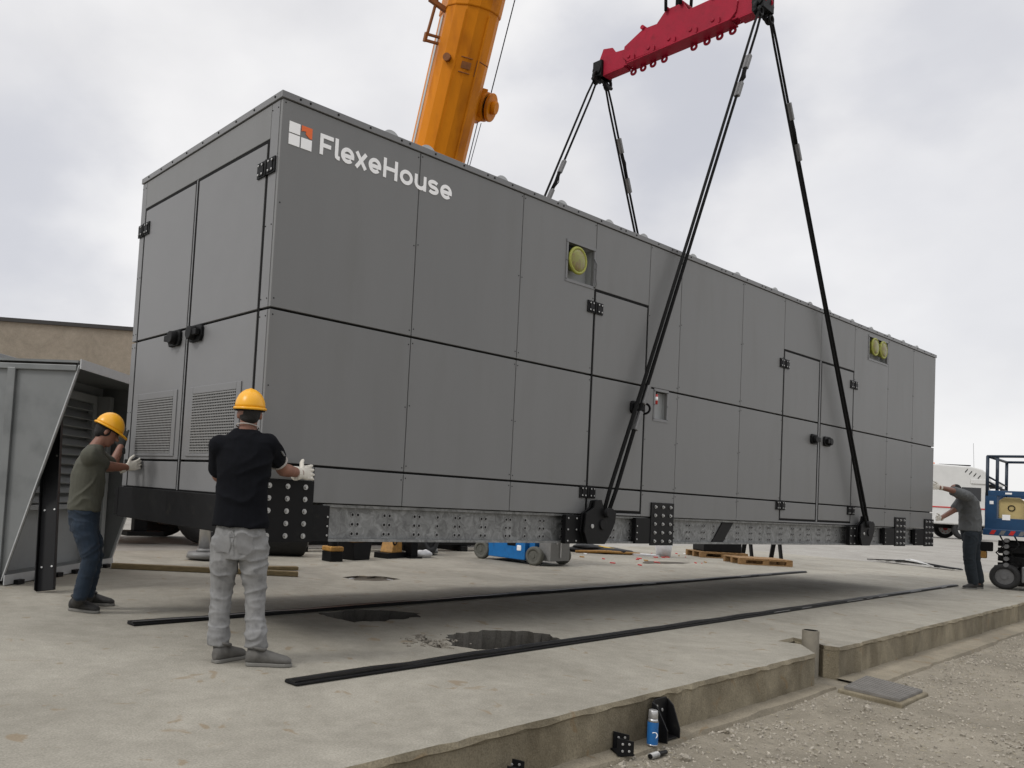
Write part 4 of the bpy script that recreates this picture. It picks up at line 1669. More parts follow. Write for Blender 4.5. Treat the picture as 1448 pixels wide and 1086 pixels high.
m.obox(c_ + V((0, 0, 1.42)), la, sa, (0, 0, 1), .7, .38, .05)
for i in (-1, 1):
    for j in (-1, 1):
        m.cyl(c_ + la * .68 * i + sa * .36 * j + V((0, 0, 1.47)), c_ + la * .68 * i + sa * .36 * j + V((0, 0, 2.5)), .022, None, 10)
    m.cyl(c_ + la * .68 * i - sa * .36 + V((0, 0, 2.5)), c_ + la * .68 * i + sa * .36 + V((0, 0, 2.5)), .022, None, 10)
    m.cyl(c_ - la * .68 + sa * .36 * i + V((0, 0, 2.5)), c_ + la * .68 + sa * .36 * i + V((0, 0, 2.5)), .022, None, 10)
m.build('platform', BLUEB, bl)

# ------------------------------------------------------------------ pallets, clutter beyond
def pallet(c, ang, label, up=0):
    t = thing('wooden_pallet', (0, 0, 0), label, 'pallet', 'wooden pallets')
    m = MB()
    for i in range(7):
        x = -.6 + .0715 + i * .176
        m.box(x - .068, x + .068, -.4, .4, .122, .144)
    m.parts('deck_board', WOOD, t, bevel=.003)
    m = MB()
    for y in (-.35, 0, .35):
        m.box(-.6, .6, y - .048, y + .048, .1, .1215)
        m.box(-.6, .6, y - .048, y + .048, 0, .022)
    m.parts('stringer', WOOD, t, bevel=.003)
    for y in (-.35, 0, .35):
        for x in (-.53, 0, .53):
            MB().box(x - .07, x + .07, y - .048, y + .048, .0225, .0995).build('block', WOOD, t)
    t.location = (c[0], c[1], up)
    t.rotation_euler = (0, 0, ang)
    return t


p1 = pallet((15.78, 4.12), R(-37), 'wooden pallet in front, lying flat at the end of the far rail')
p2 = pallet((16.7, 5.6), R(-34), 'wooden pallet lying behind another one and carrying a black box')
m = MB()
t = thing('battery_box', (16.9, 5.7, .146), 'black equipment box resting on the rear pallet', 'box')
m.obox((16.75, 5.62, .146 + .13), (.83, -.56, 0), (.56, .83, 0), (0, 0, 1), .48, .3, .13)
m.build('body', BLKST, t, bevel=.02)
m = MB().obox((16.75, 5.62, .42), (.83, -.56, 0), (.56, .83, 0), (0, 0, 1), .5, .32, .012)
m.build('lid', BLKST, t)
t = thing('steel_trestle', (18.2, 5.5, 0), 'black steel trestle with splayed legs behind the pallets', 'trestle')
m = MB()
for s in (0, .75):
    q = V((17.9, 5.3, 0)) + V((.785, -.617, 0)) * s
    m.bar(q, q + V((-.08, .06, .75)), .1, .05)
    m.bar(q + V((.3, .4, 0)), q + V((.1, .2, .75)), .1, .05)
m.parts('leg', BLKST, t)
MB().bar((17.75, 5.55, .79), (18.6, 4.9, .79), .16, .08).build('top_bar', BLKST, t)
t = thing('plastic_bucket', (14.75, 5.85, 0), 'pale plastic bucket standing under the hanging beam', 'bucket')
MB().cyl((14.75, 5.85, 0), (14.75, 5.85, .36), .16, .2, 22).build('body', CLEARP, t)
MB().cyl((14.75, 5.85, .361), (14.75, 5.85, .385), .21, None, 22).build('lid', CLEARP, t)
o = MB().obox((14.35, 6.1, .02), (.785, -.617, 0), (.617, .785, 0), (0, 0, 1), .3, .16, .02).build('foam_sheet', CLEARP, loc=(14.35, 6.1, 0))
tag(o, 'flat white foam sheet beside the pale bucket', 'foam sheet')
t = thing('tarpaulin_bundle', (13.6, 6.8, 0), 'flat black tarpaulin bundle with a yellow strap on the concrete', 'bundle')
m = MB()
m.ell((13.6, 6.85, .05), (.72, -.5, 0), (.22, .3, 0), (0, 0, .09), 20, 8)
m.ell((13.35, 6.95, .12), (.32, -.22, 0), (.15, .2, 0), (0, 0, .08), 16, 8)
q = m.build('cover', BLKST, t)
for v in q.data.vertices:
    v.co += V((0, 0, .03 * noise.noise(v.co * 9)))
MB().tube([(13.0, 7.1, .07), (13.5, 6.75, .15), (14.2, 6.35, .05)], .03, 6).build('strap', mat('yellow_strap', (.7, .45, .05), .6), t)
MB().tube([(12.8, 6.9, .03), (13.4, 6.5, .06), (14.3, 6.2, .03)], .035, 6).build('cord', AMBER, t)
m = MB()
rg = random.Random(11)
for i in range(26):
    p = on_ground(rg.uniform(820, 1000), rg.uniform(781, 800))
    m.obox(p + V((0, 0, .012)), (rg.uniform(-1, 1), rg.uniform(-1, 1), 0), (1, 1, .1), (0, 0, 1), .05, .03, .01, rg.choice((0, 0, 1, 2)))
o = m.build('litter', [REDP, WHITE, AMBER])
tag(o, 'scattered scraps of red and white tape on the concrete', 'litter', kind='stuff')

# timber batten behind the front worker
o = MB().bar((1.02, 5.18, .035), (3.05, 3.92, .035), .09, .07).build('timber_batten', TIMBER, loc=(2, 4.5, 0), bevel=.012)
tag(o, 'long brown timber batten lying on the concrete behind the workers', 'timber')
o = MB().bar((2.75, 4.75, .03), (3.5, 4.62, .03), .12, .05).build('timber_offcut', TIMBER, loc=(3, 4.7, 0), bevel=.01)
tag(o, 'short timber offcut beyond the end of the long batten', 'timber')

# ------------------------------------------------------------------ black rails on the slab
def rail(p0, p1, label):
    p0, p1 = V(p0), V(p1)
    d = (p1 - p0)
    n = int(d.length / .35)
    dn = d.normalized()
    s = V((-dn.y, dn.x, 0))
    t = thing('bearing_rail', (p0.x, p0.y, 0), label, 'rail', 'black bearing rails on the slab')
    m = MB()
    m.bar(p0 + V((0, 0, .012)), p1 + V((0, 0, .012)), .12, .018)
    m.build('base_strip', BLKST, t, bevel=.006)
    m = MB()
    vs, fs = [], []
    for i in range(n + 1):
        q = p0 + d * (i / n)
        wv = .004 + .006 * noise.noise(V((q.x * 2.1, 0, p0.y)))
        hh = .058 + .008 * noise.noise(V((q.x * 1.7, 4, p0.y)))
        o_ = .006 * noise.noise(V((q.x * 1.3, 9, p0.y)))
        hh -= .026
        for (a_, z_) in ((-.045, .0215), (-.043 - wv, hh), (-.014, hh + .003), (.0, hh - .006), (.018, hh + .002), (.045 + wv, hh - .003), (.045, .0215)):
            vs.append(q + s * (a_ + o_) + V((0, 0, z_)))
    k = 7
    for i in range(n):
        for j in range(k - 1):
            fs.append((i * k + j, (i + 1) * k + j, (i + 1) * k + j + 1, i * k + j + 1))
    fs += [tuple(range(k)), tuple(n * k + j for j in reversed(range(k)))]
    m.add(vs, fs)
    m.build('rubber_pad', mat('rail_rubber', (.010, .010, .010), .42, 0, .3, 8, .2, 30, spec=.3), t, fix=True)
    m = MB()
    rr_ = random.Random(int(p1.x * 10))
    q = d.length * .45
    while q < d.length - .8:
        l_ = rr_.uniform(.25, .7)
        a_ = rr_.choice((-.055, .055))
        m.bar(p0 + dn * q + s * a_ + V((0, 0, .0235)), p0 + dn * (q + l_) + s * a_ + V((0, 0, .0235)), .012, .003)
        q += l_ + rr_.uniform(.1, .5)
    m.parts('edge_strip', ZINC, t)


rail((-.26, -.945, 0), (15.6, .26, 0), 'near black rubber-topped rail running along the slab past the broken pit')
rail((-.36, 1.24, 0), (14.7, 2.62, 0), 'far black rubber-topped rail lying in the shadow of the container')

# rubble lying in and round the pit
m = MB()
rg = random.Random(5)
for i in range(160):
    a_, q = rg.uniform(0, 6.28), rg.uniform(.3, 1)
    k = i % 2
    cx, cy, ax_, ay_ = ((2.24, -.35, .55, .3), (1.98, 1.02, .5, .28))[k]
    x, y = cx + ax_ * q * math.cos(a_), cy + ay_ * q * math.sin(a_)
    r = rg.uniform(.01, .045)
    rot = Matrix.Rotation(rg.uniform(0, 6.28), 3, V((rg.random(), rg.random(), rg.random() + .1)).normalized())
    m.add([V((x, y, -.27 + r * .6)) + rot @ p * r for p in iv], ifc)
for i in range(70):
    x, y = 1.55 + rg.gauss(0, .12), -.22 + rg.gauss(0, .1)
    r = rg.uniform(.006, .02)
    m.add([V((x, y, r * .3)) + V((p.x * 1.3, p.y, p.z * .6)) * r for p in iv], ifc)
o = m.build('rubble', bpy.data.materials['spalled_concrete'])
tag(o, 'broken concrete rubble in the two pits of the slab', 'rubble', kind='stuff')
m = MB()
for q in ([(12.0, 4.62), (12.7, 4.98), (13.4, 4.75), (13.7, 4.55), (13.2, 4.42), (12.6, 4.5)],):
    n = len(q)
    jj = jag(q, .12, .04, 6)
    m.add([(x, y, .006) for x, y in jj], [tuple(range(len(jj)))])
o = m.build('mud_patch', EARTH)
tag(o, None, None, kind='structure')

# pipe in the notch and the items at the slab edge
m = MB()
m.cyl((5.03, -1.66, GZ - .02), (5.03, -1.66, .128), .072, None, 24, caps=False)
m.cyl((5.03, -1.66, .128), (5.03, -1.66, GZ), .062, None, 24, 1, caps=False)
m.add([], [])
n = 24
ring = []
for r_ in (.062, .072):
    for i in range(n):
        t_ = 6.2832 * i / n
        ring.append((5.03 + r_ * math.cos(t_), -1.66 + r_ * math.sin(t_), .128))
m.add(ring, [(i, (i + 1) % n, n + (i + 1) % n, n + i) for i in range(n)])
o = m.build('pipe_stub', [PIPE, BLACK], loc=(5.03, -1.66, GZ))
tag(o, 'weathered upright pipe stub standing in the notch of the slab edge', 'pipe')
t = thing('inspection_cover', (5.0, -2.27, GZ), 'cast metal inspection cover in a concrete frame set in the gravel', 'cover')
cc = [V((4.66, -2.10, 0)), V((5.40, -2.00, 0)), V((5.24, -2.50, 0)), V((4.60, -2.54, 0))]
mid = sum(cc, V()) / 4
m = MB()
m.prism([((p - mid) * 1.16 + mid).to_2d()[:] for p in cc][::-1], (1, 0, 0), (0, 1, 0), (0, 0, GZ - .05), (0, 0, 1), .085)
m.build('frame', SLABE, t, fix=True, bevel=.012)
m = MB()
m.prism([p.to_2d()[:] for p in cc][::-1], (1, 0, 0), (0, 1, 0), (0, 0, GZ + .037), (0, 0, 1), .022)
for i in range(24):
    for j in range(17):
        u_, v_ = (i + .5) / 24, (j + .5) / 17
        p = cc[0].lerp(cc[1], u_).lerp(cc[3].lerp(cc[2], u_), v_)
        m.obox(p + V((0, 0, GZ + .061)), (1, 1 if (i + j) % 2 else -1, 0), (1, -1 if (i + j) % 2 else 1, 0), (0, 0, 1), .010, .0035, .0012)
m.build('plate', DRAIN, t, fix=True)


def l_bracket(o_, sc, lab, big):
    o_ = V(o_)
    ex = V((1, .068, 0)).normalized()
    ey = V((-.068, 1, 0)).normalized()
    t = thing('steel_bracket', o_, lab, 'bracket', 'black steel brackets by the slab edge')
    m = MB()
    if big:
        # gusseted angle bracket standing on edge: back plate, two cheek plates, foot
        back = [(0, 0), (.21, 0), (.21, .22), (.19, .245), (.05, .245), (.025, .22)]
        m.prism(back, ex, (0, 0, 1), o_ + ey * .09, ey, .012)
        m.prism([(0, 0), (.09, 0), (.09, .235), (.05, .20), (0, .06)], ey, (0, 0, 1), o_ + ex * .198, ex, .012)
        m.prism([(-.02, 0), (.09, 0), (.09, .235), (.06, .22), (-.02, .08)], ey, (0, 0, 1), o_ + ex * .0 - ex * .0, ex, .012)
        m.obox(o_ + ex * .105 + ey * .05 + V((0, 0, .006)), ex, ey, (0, 0, 1), .088, .038, .006)
        for (dx, dz) in ((.06, .20), (.06, .14), (.13, .17)):
            q = o_ + ex * dx + ey * .089 + V((0, 0, dz))
            m.cyl(q, q - ey * .006, .011, None, 10, 1)
    else:
        m.prism([(0, 0), (.10, 0), (.10, .085), (.0, .105)], ex * .8 - ey * .6, (0, 0, 1), o_, ex * .6 + ey * .8, .01)
        m.prism([(0, 0), (.10, 0), (.10, .085), (.0, .105)], ex * .8 - ey * .6, (0, 0, 1), o_ + ex * .105 + ey * .09, ex * .6 + ey * .8, .01)
        m.obox(o_ + ex * .09 + ey * .02 + V((0, 0, .005)), ex * .8 - ey * .6, ex * .6 + ey * .8, (0, 0, 1), .05, .06, .005)
        for dx in (.03, .07):
            for dz in (.03, .07):
                q = o_ + (ex * .8 - ey * .6) * dx + V((0, 0, dz)) - (ex * .6 + ey * .8) * .001
                m.cyl(q, q - (ex * .6 + ey * .8) * .004, .008, None, 8, 1)
                q = o_ + ex * .105 + ey * .09 + (ex * .8 - ey * .6) * dx + V((0, 0, dz)) - (ex * .6 + ey * .8) * .001
                m.cyl(q, q - (ex * .6 + ey * .8) * .004, .008, None, 8, 1)
    m.build('plate', [BLKST, ZINC], t, fix=True, bevel=.002)


GS = GZ + .034
l_bracket((1.70, ye(1.75) - .13, GS), 1, 'tall gusseted black steel bracket leaning by the concrete slab edge', True)
l_bracket((1.20, ye(1.2) - .10, GS), 1, 'small low black angle bracket beside the spray can', False)
l_bracket((.20, ye(.2) - .07, GS + .01), 1, 'black angle bracket cut off by the bottom edge of the picture', False)
t = thing('spray_can', (1.60, ye(1.6) - .10, GS), 'blue and silver spray can standing at the foot of the slab', 'spray can')
cx, cy = 1.595, ye(1.6) - .105
m = MB()
m.cyl((cx, cy, GS), (cx, cy, GS + .01), .03, .033, 20, 1)
m.cyl((cx, cy, GS + .01), (cx, cy, GS + .145), .033, None, 20, 0, caps=False)
m.cyl((cx, cy, GS + .145), (cx, cy, GS + .165), .033, .026, 20, 1)
m.build('body', [CANBLUE, CANSIL], t)
m = MB().cyl((cx, cy, GS + .165), (cx, cy, GS + .215), .029, .027, 20)
m.build('cap', CANSIL, t, bevel=.004)
m = MB()
m.torus(V((cx, cy, GS + .07)) - FW * .030, -FW, .018, .003, 16, 6, arc=(0.5, 4.8))
m.build('label_mark', WHITE, t)
m = MB()
q0, q1 = V((1.40, ye(1.4) - .20, GS - .008)), V((1.58, ye(1.6) - .21, GS - .008))
m.tube([q0, q0.lerp(q1, .5), q1], [.014, .016, .012], 10)
for i in range(7):
    p = q0.lerp(q1, .06 + i * .065)
    m.torus(p, q1 - q0, .016, .004, 12, 6, 1)
o = m.build('anchor_bolt', [BLKST, ZINC], loc=q0, fix=True)
tag(o, 'short black threaded anchor bolt lying by the spray can', 'bolt')

# metal strips lying beyond the container
m = MB()
rg = random.Random(21)
pts = [V((22.9, 4.3, .03)), V((22.2, 3.1, .04)), V((21.4, 1.9, .05))]
for i in range(9):
    o_ = V((rg.uniform(-.18, .18), rg.uniform(-.25, .25), 0))
    a_, e_ = rg.uniform(-.1, .25), rg.uniform(.75, 1.05)
    P = [pts[0].lerp(pts[2], a_) + o_, pts[0].lerp(pts[2], .45) + o_ * .5 + V((rg.uniform(-.15, .15), 0, rg.uniform(.02, .12))), pts[0].lerp(pts[2], e_) + o_ * -1]
    m.bar(P[0], P[1], .07, .025, i % 2)
    m.bar(P[1], P[2], .07, .025, i % 2)
o = m.build('metal_strips', [SCRAPM, BLKST], loc=(22, 3, 0))
tag(o, 'loose pile of bent metal strips lying beyond the end of the container', 'scrap pile')

# ------------------------------------------------------------------ grey louvred hood on the left, black channel, wall
P0, DD = V((-.69, 3.82, 0)), V((.731, .682, 0)).normalized()
NN = V((DD.y, -DD.x, 0))             # towards the viewer
P1 = P0 + DD * 2.42
HB = .05
TZ = 2.30
ho = thing('louvre_hood', P0 + DD * 1.2, 'grey sheet-metal weather hood with louvres, open side facing the workers', 'weather hood')


def hp(a, n, z):
    return P0 + DD * a + NN * n + V((0, 0, z))


def plate(pts, nrm, th, name, mm, bevel=.003):
    m = MB()
    nrm = V(nrm)
    k = len(pts)
    vs = [V(p) for p in pts] + [V(p) + nrm * th for p in pts]
    m.add(vs, [tuple(range(k)), tuple(range(k, 2 * k))] + [(i, (i + 1) % k, k + (i + 1) % k, k + i) for i in range(k)])
    return m.build(name, mm, ho, fix=True, bevel=bevel)


TOPN = .70
BKN = -.22
# near side panel: top reaches forward, slanted front edge
plate([hp(0, BKN - 1.6, HB), hp(0, .02, HB), hp(0, TOPN, TZ), hp(0, BKN - 1.6, TZ)], DD, .04, 'side_panel', HOODG)
plate([hp(2.42, BKN, HB), hp(2.42, .02, HB), hp(2.42, TOPN, TZ + .02), hp(2.42, BKN, TZ + .02)], -DD, .04, 'side_panel', HOODG)
m = MB()
m.bar(hp(-.004, .02, HB), hp(-.004, TOPN, TZ), .012, .03, 0, DD)
m.bar(hp(2.40, .03, HB), hp(2.40, TOPN, TZ), .03, .04, 0, DD)
m.parts('edge_flange', EDGE, ho)
m = MB()
m.obox(hp(1.21, (TOPN + BKN) / 2, TZ + .03), DD, NN, (0, 0, 1), 1.25, (TOPN - BKN) / 2 - .002, .012)
m.obox(hp(1.21, TOPN + .028, TZ + .005), DD, NN, (0, 0, 1), 1.25, .007, .05, 1)
m.build('roof_sheet', [HOODG, EDGE], ho)
m = MB()
m.obox(hp(-.02, -.035, (HB + TZ) / 2 - .02), NN, DD, (0, 0, 1), .045, .019, (TZ - HB) / 2 - .03)
m.obox(hp(-.018, TOPN - 1.57, TZ - .035), NN, DD, (0, 0, 1), 1.55, .017, .03)
m.parts('stiffener', HOODG, ho, bevel=.006)
plate([hp(-.0, BKN - .001, HB), hp(2.46, BKN - .001, HB), hp(2.46, BKN - .001, TZ + .10), hp(-.0, BKN - .001, TZ + .10)], -NN, .03, 'back_panel', HOODLIT)
m = MB()
m.obox(hp(1.21, (BKN + .05) / 2, HB + .02), DD, NN, (0, 0, 1), 1.165, (.05 - BKN) / 2, .02)
m.build('floor_tray', HOODG, ho)
m = MB()
m.obox(hp(1.2, .06, HB + .01), DD, NN, (0, 0, 1), 1.23, .006, .05)
m.build('floor_lip', EDGE, ho)
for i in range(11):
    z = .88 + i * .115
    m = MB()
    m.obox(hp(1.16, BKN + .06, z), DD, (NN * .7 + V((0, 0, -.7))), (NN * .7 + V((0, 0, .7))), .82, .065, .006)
    m.build('louvre', HOODLIT, ho)
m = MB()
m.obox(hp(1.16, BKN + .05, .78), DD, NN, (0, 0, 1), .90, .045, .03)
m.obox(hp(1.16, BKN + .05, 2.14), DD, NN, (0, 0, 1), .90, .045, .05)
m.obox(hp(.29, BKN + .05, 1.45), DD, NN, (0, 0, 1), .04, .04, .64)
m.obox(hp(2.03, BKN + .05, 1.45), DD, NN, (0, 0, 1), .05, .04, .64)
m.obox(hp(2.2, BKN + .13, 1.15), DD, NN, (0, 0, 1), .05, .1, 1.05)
m.parts('louvre_frame', HOODLIT, ho, bevel=.005)
m = MB()
for s in range(6):
    m.obox(hp(.2 + .4 * s, .0, .025), DD, NN, (0, 0, 1), .06, .12, .024)
m.parts('foot', BLKST, ho)

# black channel leaning into the hood
q0 = V((-.42, 3.20, 0))
q1 = hp(.62, .10, 2.22)
t = thing('steel_channel', q0, 'tall black steel channel leaning against the inside of the grey hood', 'steel channel')
dn = (q1 - q0).normalized()
s_ = (RX - dn * RX.dot(dn)).normalized()
n_ = s_.cross(dn)
m = MB()
mid = (q0 + q1) / 2 + V((0, 0, .02))
hl = (q1 - q0).length / 2
m.obox(mid, dn, s_, n_, hl, .085, .005)
m.obox(mid + s_ * .09 + n_ * (.03), dn, s_, n_, hl, .005, .035)
m.obox(mid - s_ * .09 + n_ * (.03), dn, s_, n_, hl, .005, .035)
m.build('web', BLKST, t, bevel=.004)
m = MB()
for k in (-.8, -.3, .2, .6):
    for g in (-1, 1):
        q = mid + dn * hl * k - n_ * .006 + s_ * .05 * g
        m.cyl(q, q - n_ * .006, .010, None, 8)
        q = mid + dn * hl * k + n_ * .006 + s_ * .05 * g
        m.cyl(q, q + n_ * .006, .010, None, 8)
m.obox(mid - dn * hl * .96 - n_ * .006 - s_ * .03, dn, s_, n_, .02, .035, .003)
m.parts('rivet', ZINC, t)

# tall rendered wall behind
t = thing('perimeter_wall', (2, 23.4, 0), 'tall beige rendered wall with dark coping behind the grey hood', 'wall')
w0, w1 = V((-9.0, 29.97, 0)), V((7.7, 19.68, 0))
wd = (w1 - w0).normalized()
wn = V((-wd.y, wd.x, 0))
m = MB()
m.obox((w0 + w1) / 2 + V((0, 0, 2.9)) + wn * .15, wd, wn, (0, 0, 1), (w1 - w0).length / 2, .15, 2.9)
m.build('render', WALLM, t)
m = MB()
m.obox((w0 + w1) / 2 + V((0, 0, 5.86)) + wn * .15, wd, wn, (0, 0, 1), (w1 - w0).length / 2 + .05, .22, .06)
m.build('coping', COPING, t)

# ------------------------------------------------------------------ white truck far right
tk = thing('truck', (53.5, 11.8, .25), 'white lorry with a high roof fairing and dark sun visor beyond the container', 'truck')
TB = V((53.35, 11.8, .26))
fx = V((.65, -.76, 0)).normalized()     # the truck's forward direction
fy = V((.76, .65, 0)).normalized()
K = 1.08


def T(a, s, z):
    return TB + fx * a * K + fy * s * K + V((0, 0, z * K))


def tbox(m, a0, a1, s0, s1, z0, z1, mi=0):
    m.obox(T((a0 + a1) / 2, (s0 + s1) / 2, (z0 + z1) / 2), fx, fy, (0, 0, 1), (a1 - a0) / 2 * K, (s1 - s0) / 2 * K, (z1 - z0) / 2 * K, mi)


m = MB()
prof = [(-2.4, .75), (2.0, .75), (2.1, 1.3), (1.95, 2.0), (1.66, 2.85), (1.74, 3.2), (1.62, 3.5), (1.3, 3.74), (.8, 3.86), (-2.2, 3.97), (-2.4, 3.9)]
m.prism(prof, fx * K, (0, 0, K), T(0, -1.2, 0), fy, 2.4 * K)
m.build('cab', TRUCKW, tk, fix=True, bevel=.09, seg=3)
m = MB()
tbox(m, .35, 1.25, -1.215, -1.202, 2.05, 2.75)
m.build('side_window', DGLASS, tk)
m = MB()
m.prism([(1.99, 2.02), (2.01, 2.0), (1.70, 2.78), (1.68, 2.78)], fx * K, (0, 0, K), T(0, -1.05, 0), fy, 2.1 * K)
m.build('windscreen', GLASS, tk, fix=True)
m = MB()
m.prism([(1.50, 3.02), (1.62, 3.12), (2.28, 2.98), (2.26, 2.84)], fx * K, (0, 0, K), T(0, -1.24, 0), fy, 2.48 * K)
m.build('sun_visor', TRUCKW, tk, fix=True)
m = MB()
m.prism([(1.60, 2.80), (1.60, 2.97), (2.24, 2.83), (2.22, 2.76)], fx * K, (0, 0, K), T(0, -1.2, 0), fy, 2.4 * K)
m.build('visor_lip', BLKST, tk, fix=True)
m = MB()
tbox(m, .75, 1.7, -1.26, -1.21, 2.95, 3.2)
m.build('side_fairing', TRUCKW, tk, bevel=.03)
m = MB()
for k in range(4):
    m.obox(T(.55 + k * .2, -1.206, 3.62 - k * .10), (fx * .6 + V((0, 0, .8))), fy, (0, 0, 1), .11, .006, .035)
m.parts('fairing_vent', BLKST, tk)
m = MB()
tbox(m, -.5, 1.0, -.7, .7, 3.90, 3.96)
m.build('light_bar', BLKST, tk, bevel=.02)
m = MB()
for s in (-.5, .5):
    m.cyl(T(-.7, s, 3.9), T(-.7, s, 4.02), .07, None, 10)
m.parts('beacon', mat('orange_beacon', (.7, .16, .02), .3), tk)
m = MB()
m.cyl(T(1.0, -1.0, 3.7), T(.95, -1.0, 5.1), .007, None, 6)
m.build('aerial', BLKST, tk)
m = MB()
for z in (1.55, 1.35, 1.15, .95):
    tbox(m, 2.10, 2.13, -1.0, 1.0, z - .05, z + .04, 0)
m.build('front_grille', BLKST, tk)
m = MB()
for z in (1.45, 1.05):
    tbox(m, 2.10, 2.13, -1.1, 1.1, z - .05, z + .045, 0)
m.build('front_stripe', REDP, tk)
m = MB()
tbox(m, 1.75, 2.22, -1.25, 1.25, .35, .85)
m.build('bumper', TRUCKW, tk, bevel=.05)
m = MB()
tbox(m, 2.221, 2.235, -1.15, -.8, .5, .72)
m.build('headlight', mat('headlight_glass', (.6, .6, .55), .15), tk)
m = MB()
tbox(m, 2.221, 2.235, .8, 1.15, .5, .72)
m.build('headlight', MATS['headlight_glass'], tk)
m = MB()
tbox(m, -2.4, 2.05, -1.225, -1.203, 1.62, 1.68)
m.build('side_stripe', REDP, tk)
m = MB()
tbox(m, -6.5, 1.9, -.45, .45, .55, .8)
tbox(m, -6.5, -2.5, -1.15, 1.15, .85, 1.0)
m.build('chassis', BLKST, tk)
m = MB()
m.tube([T(2.0, -1.25, 2.75), T(2.15, -1.5, 2.7), T(2.15, -1.5, 2.2)], .03, 6)
tbox(m, 2.05, 2.15, -1.65, -1.35, 2.15, 2.75)
m.build('mirror', BLKST, tk)
m = MB()
tbox(m, .3, .42, -1.235, -1.202, 1.3, 1.5)
m.build('marker_lamp', MATS['orange_beacon'], tk)
for a in (.55, -4.6):
    for s in (-1.02, 1.02):
        wheel(tk, T(a, s, .53), fy, .53 * K, .32, TYRE, TRUCKW, REDP)

# ------------------------------------------------------------------ blue scissor lift on the right
lf = thing('scissor_lift', (16.6, -.3, 0), 'blue scissor lift with open guard rails and cream panels at the picture edge', 'scissor lift')
L0 = V((16.05, -.10, 0))            # near left corner of the platform (on the ground plane)
ly = at(1430, 742, 17.4) - at(1393, 742, 15.7)
ly.z = 0
ly.normalize()                      # away
lx = V((ly.y, -ly.x, 0))            # across
W_, D_ = 2.0, 1.8


def lp(a, d_, z):
    return L0 + lx * a + ly * d_ + V((0, 0, z))


m = MB()
for a in (0, .10, .62, 1.3, 2.0):
    for d_ in ((0, D_) if a != .10 else (0.3,)):
        m.cyl(lp(a, d_, 1.75), lp(a, d_, 2.5), .028, None, 10)
for z in (2.5,):
    for d_ in (0, D_):
        m.cyl(lp(0, d_, z), lp(2.0, d_, z), .026, None, 10)
    for a in (0, 2.0):
        m.cyl(lp(a, 0, z), lp(a, D_, z), .026, None, 10)
m.cyl(lp(0, 0, 2.12), lp(0, D_, 2.0), .018, None, 8)
m.cyl(lp(0, 0, 2.02), lp(0, D_, 1.9), .018, None, 8)
m.build('top_rail', mat('dark_blue_rail', (.012, .025, .045), .5), lf)
m = MB()
for d_ in (0, D_):
    m.obox(lp(1.0, d_, 1.80), lx, ly, (0, 0, 1), 1.02, .02, .05)
    m.obox(lp(1.0, d_, 1.22), lx, ly, (0, 0, 1), 1.02, .02, .11)
    for a in (.07, .62, 1.3, 1.93):
        m.obox(lp(a, d_, 1.5), lx, ly, (0, 0, 1), .055 if a > .1 else .085, .0195, .25)
for a in (-.02, 2.02):
    m.obox(lp(a, D_ / 2, 1.45), lx, ly, (0, 0, 1), .018, D_ / 2 - .03, .36)
m.build('guard_frame', BLUE, lf, bevel=.006)
m = MB()
for a0, a1 in ((.16, .56), (.69, 1.24), (1.37, 1.87)):
    pr_ = [(a0, 1.30), (a1, 1.30), (a1, 1.66), (a1 - .08, 1.73), (a0 + .08, 1.73), (a0, 1.66)]
    m.prism(pr_, lx, (0, 0, 1), L0 + ly * .10, ly, .03)
m.parts('cream_panel', CREAM, lf, fix=True, bevel=.02)
m = MB()
m.obox(lp(1.0, D_ / 2, 1.06), lx, ly, (0, 0, 1), 1.05, D_ / 2 + .04, .06)
m.build('deck', BLUE, lf, bevel=.01)
m = MB()
for i in range(14):
    a = .05 + i * .145
    m.prism([(a, 1.02), (a + .07, 1.02), (a + .11, 1.10), (a + .04, 1.10)], lx, (0, 0, 1), L0 - ly * .041, -ly, .003, i % 2)
m.build('warning_stripe', [REDP, CLAMP], lf, fix=True)
m = MB()
for k in range(4):
    z = .44 + k * .14
    for d_ in (.2, .9):
        m.bar(lp(.15, d_, z), lp(1.85, d_, z + .10 * (-1) ** k), .06, .11)
m.obox(lp(1.0, .55, .70), lx, ly, (0, 0, 1), .8, .25, .22)
m.build('scissor_arms', BLKST, lf, bevel=.01)
m = MB()
m.obox(lp(1.05, .55, .30), lx, ly, (0, 0, 1), .95, .42, .14)
m.obox(lp(.75, .09, .30), lx, ly, (0, 0, 1), .22, .05, .15, 1)
m.build('chassis', [BLKST, CLAMP], lf, bevel=.02)
m = MB()
m.obox(lp(-.02, .12, .78), lx, ly, (0, 0, 1), .10, .07, .09)
m.obox(lp(-.06, .12, .62), lx, ly, (0, 0, 1), .05, .06, .07, 1)
m.build('control_box', [BLKST, AMBER], lf, bevel=.02)
for a in (.28, 1.8):
    for d_ in (.12, 1.62):
        wheel(lf, lp(a, d_, .24), ly, .24, .2, TYRE, CLAMP)
m = MB()
m.tube([lp(.62, .5, 1.8), lp(.64, .5, 2.05)], .012, 6)
m.obox(lp(.95, .6, 2.05), lx, ly, (0, 0, 1), .16, .12, .26)
m.build('control_console', BLUE, lf, bevel=.02)
m = MB()
for (a, z, w_, h_) in ((.33, 1.80, .05, .016), (.80, 1.80, .04, .016), (.98, 1.80, .03, .016), (.30, 1.35, .06, .05), (.075, 1.62, .03, .03)):
    m.obox(lp(a, -.0225, z), lx, ly, (0, 0, 1), w_, .002, h_)
m.parts('sticker', WHITE, lf)
m = MB()
for k in range(4):
    a = .2 + .22 * k
    m.tube([lp(a, .05, 1.0), lp(a + .08, -.01, .85), lp(a - .05, .02, .68), lp(a + .1, .08, .5), lp(a + .05, .12, .38)], .013, 6)
m.parts('hose', BLKST, lf)
m = MB()
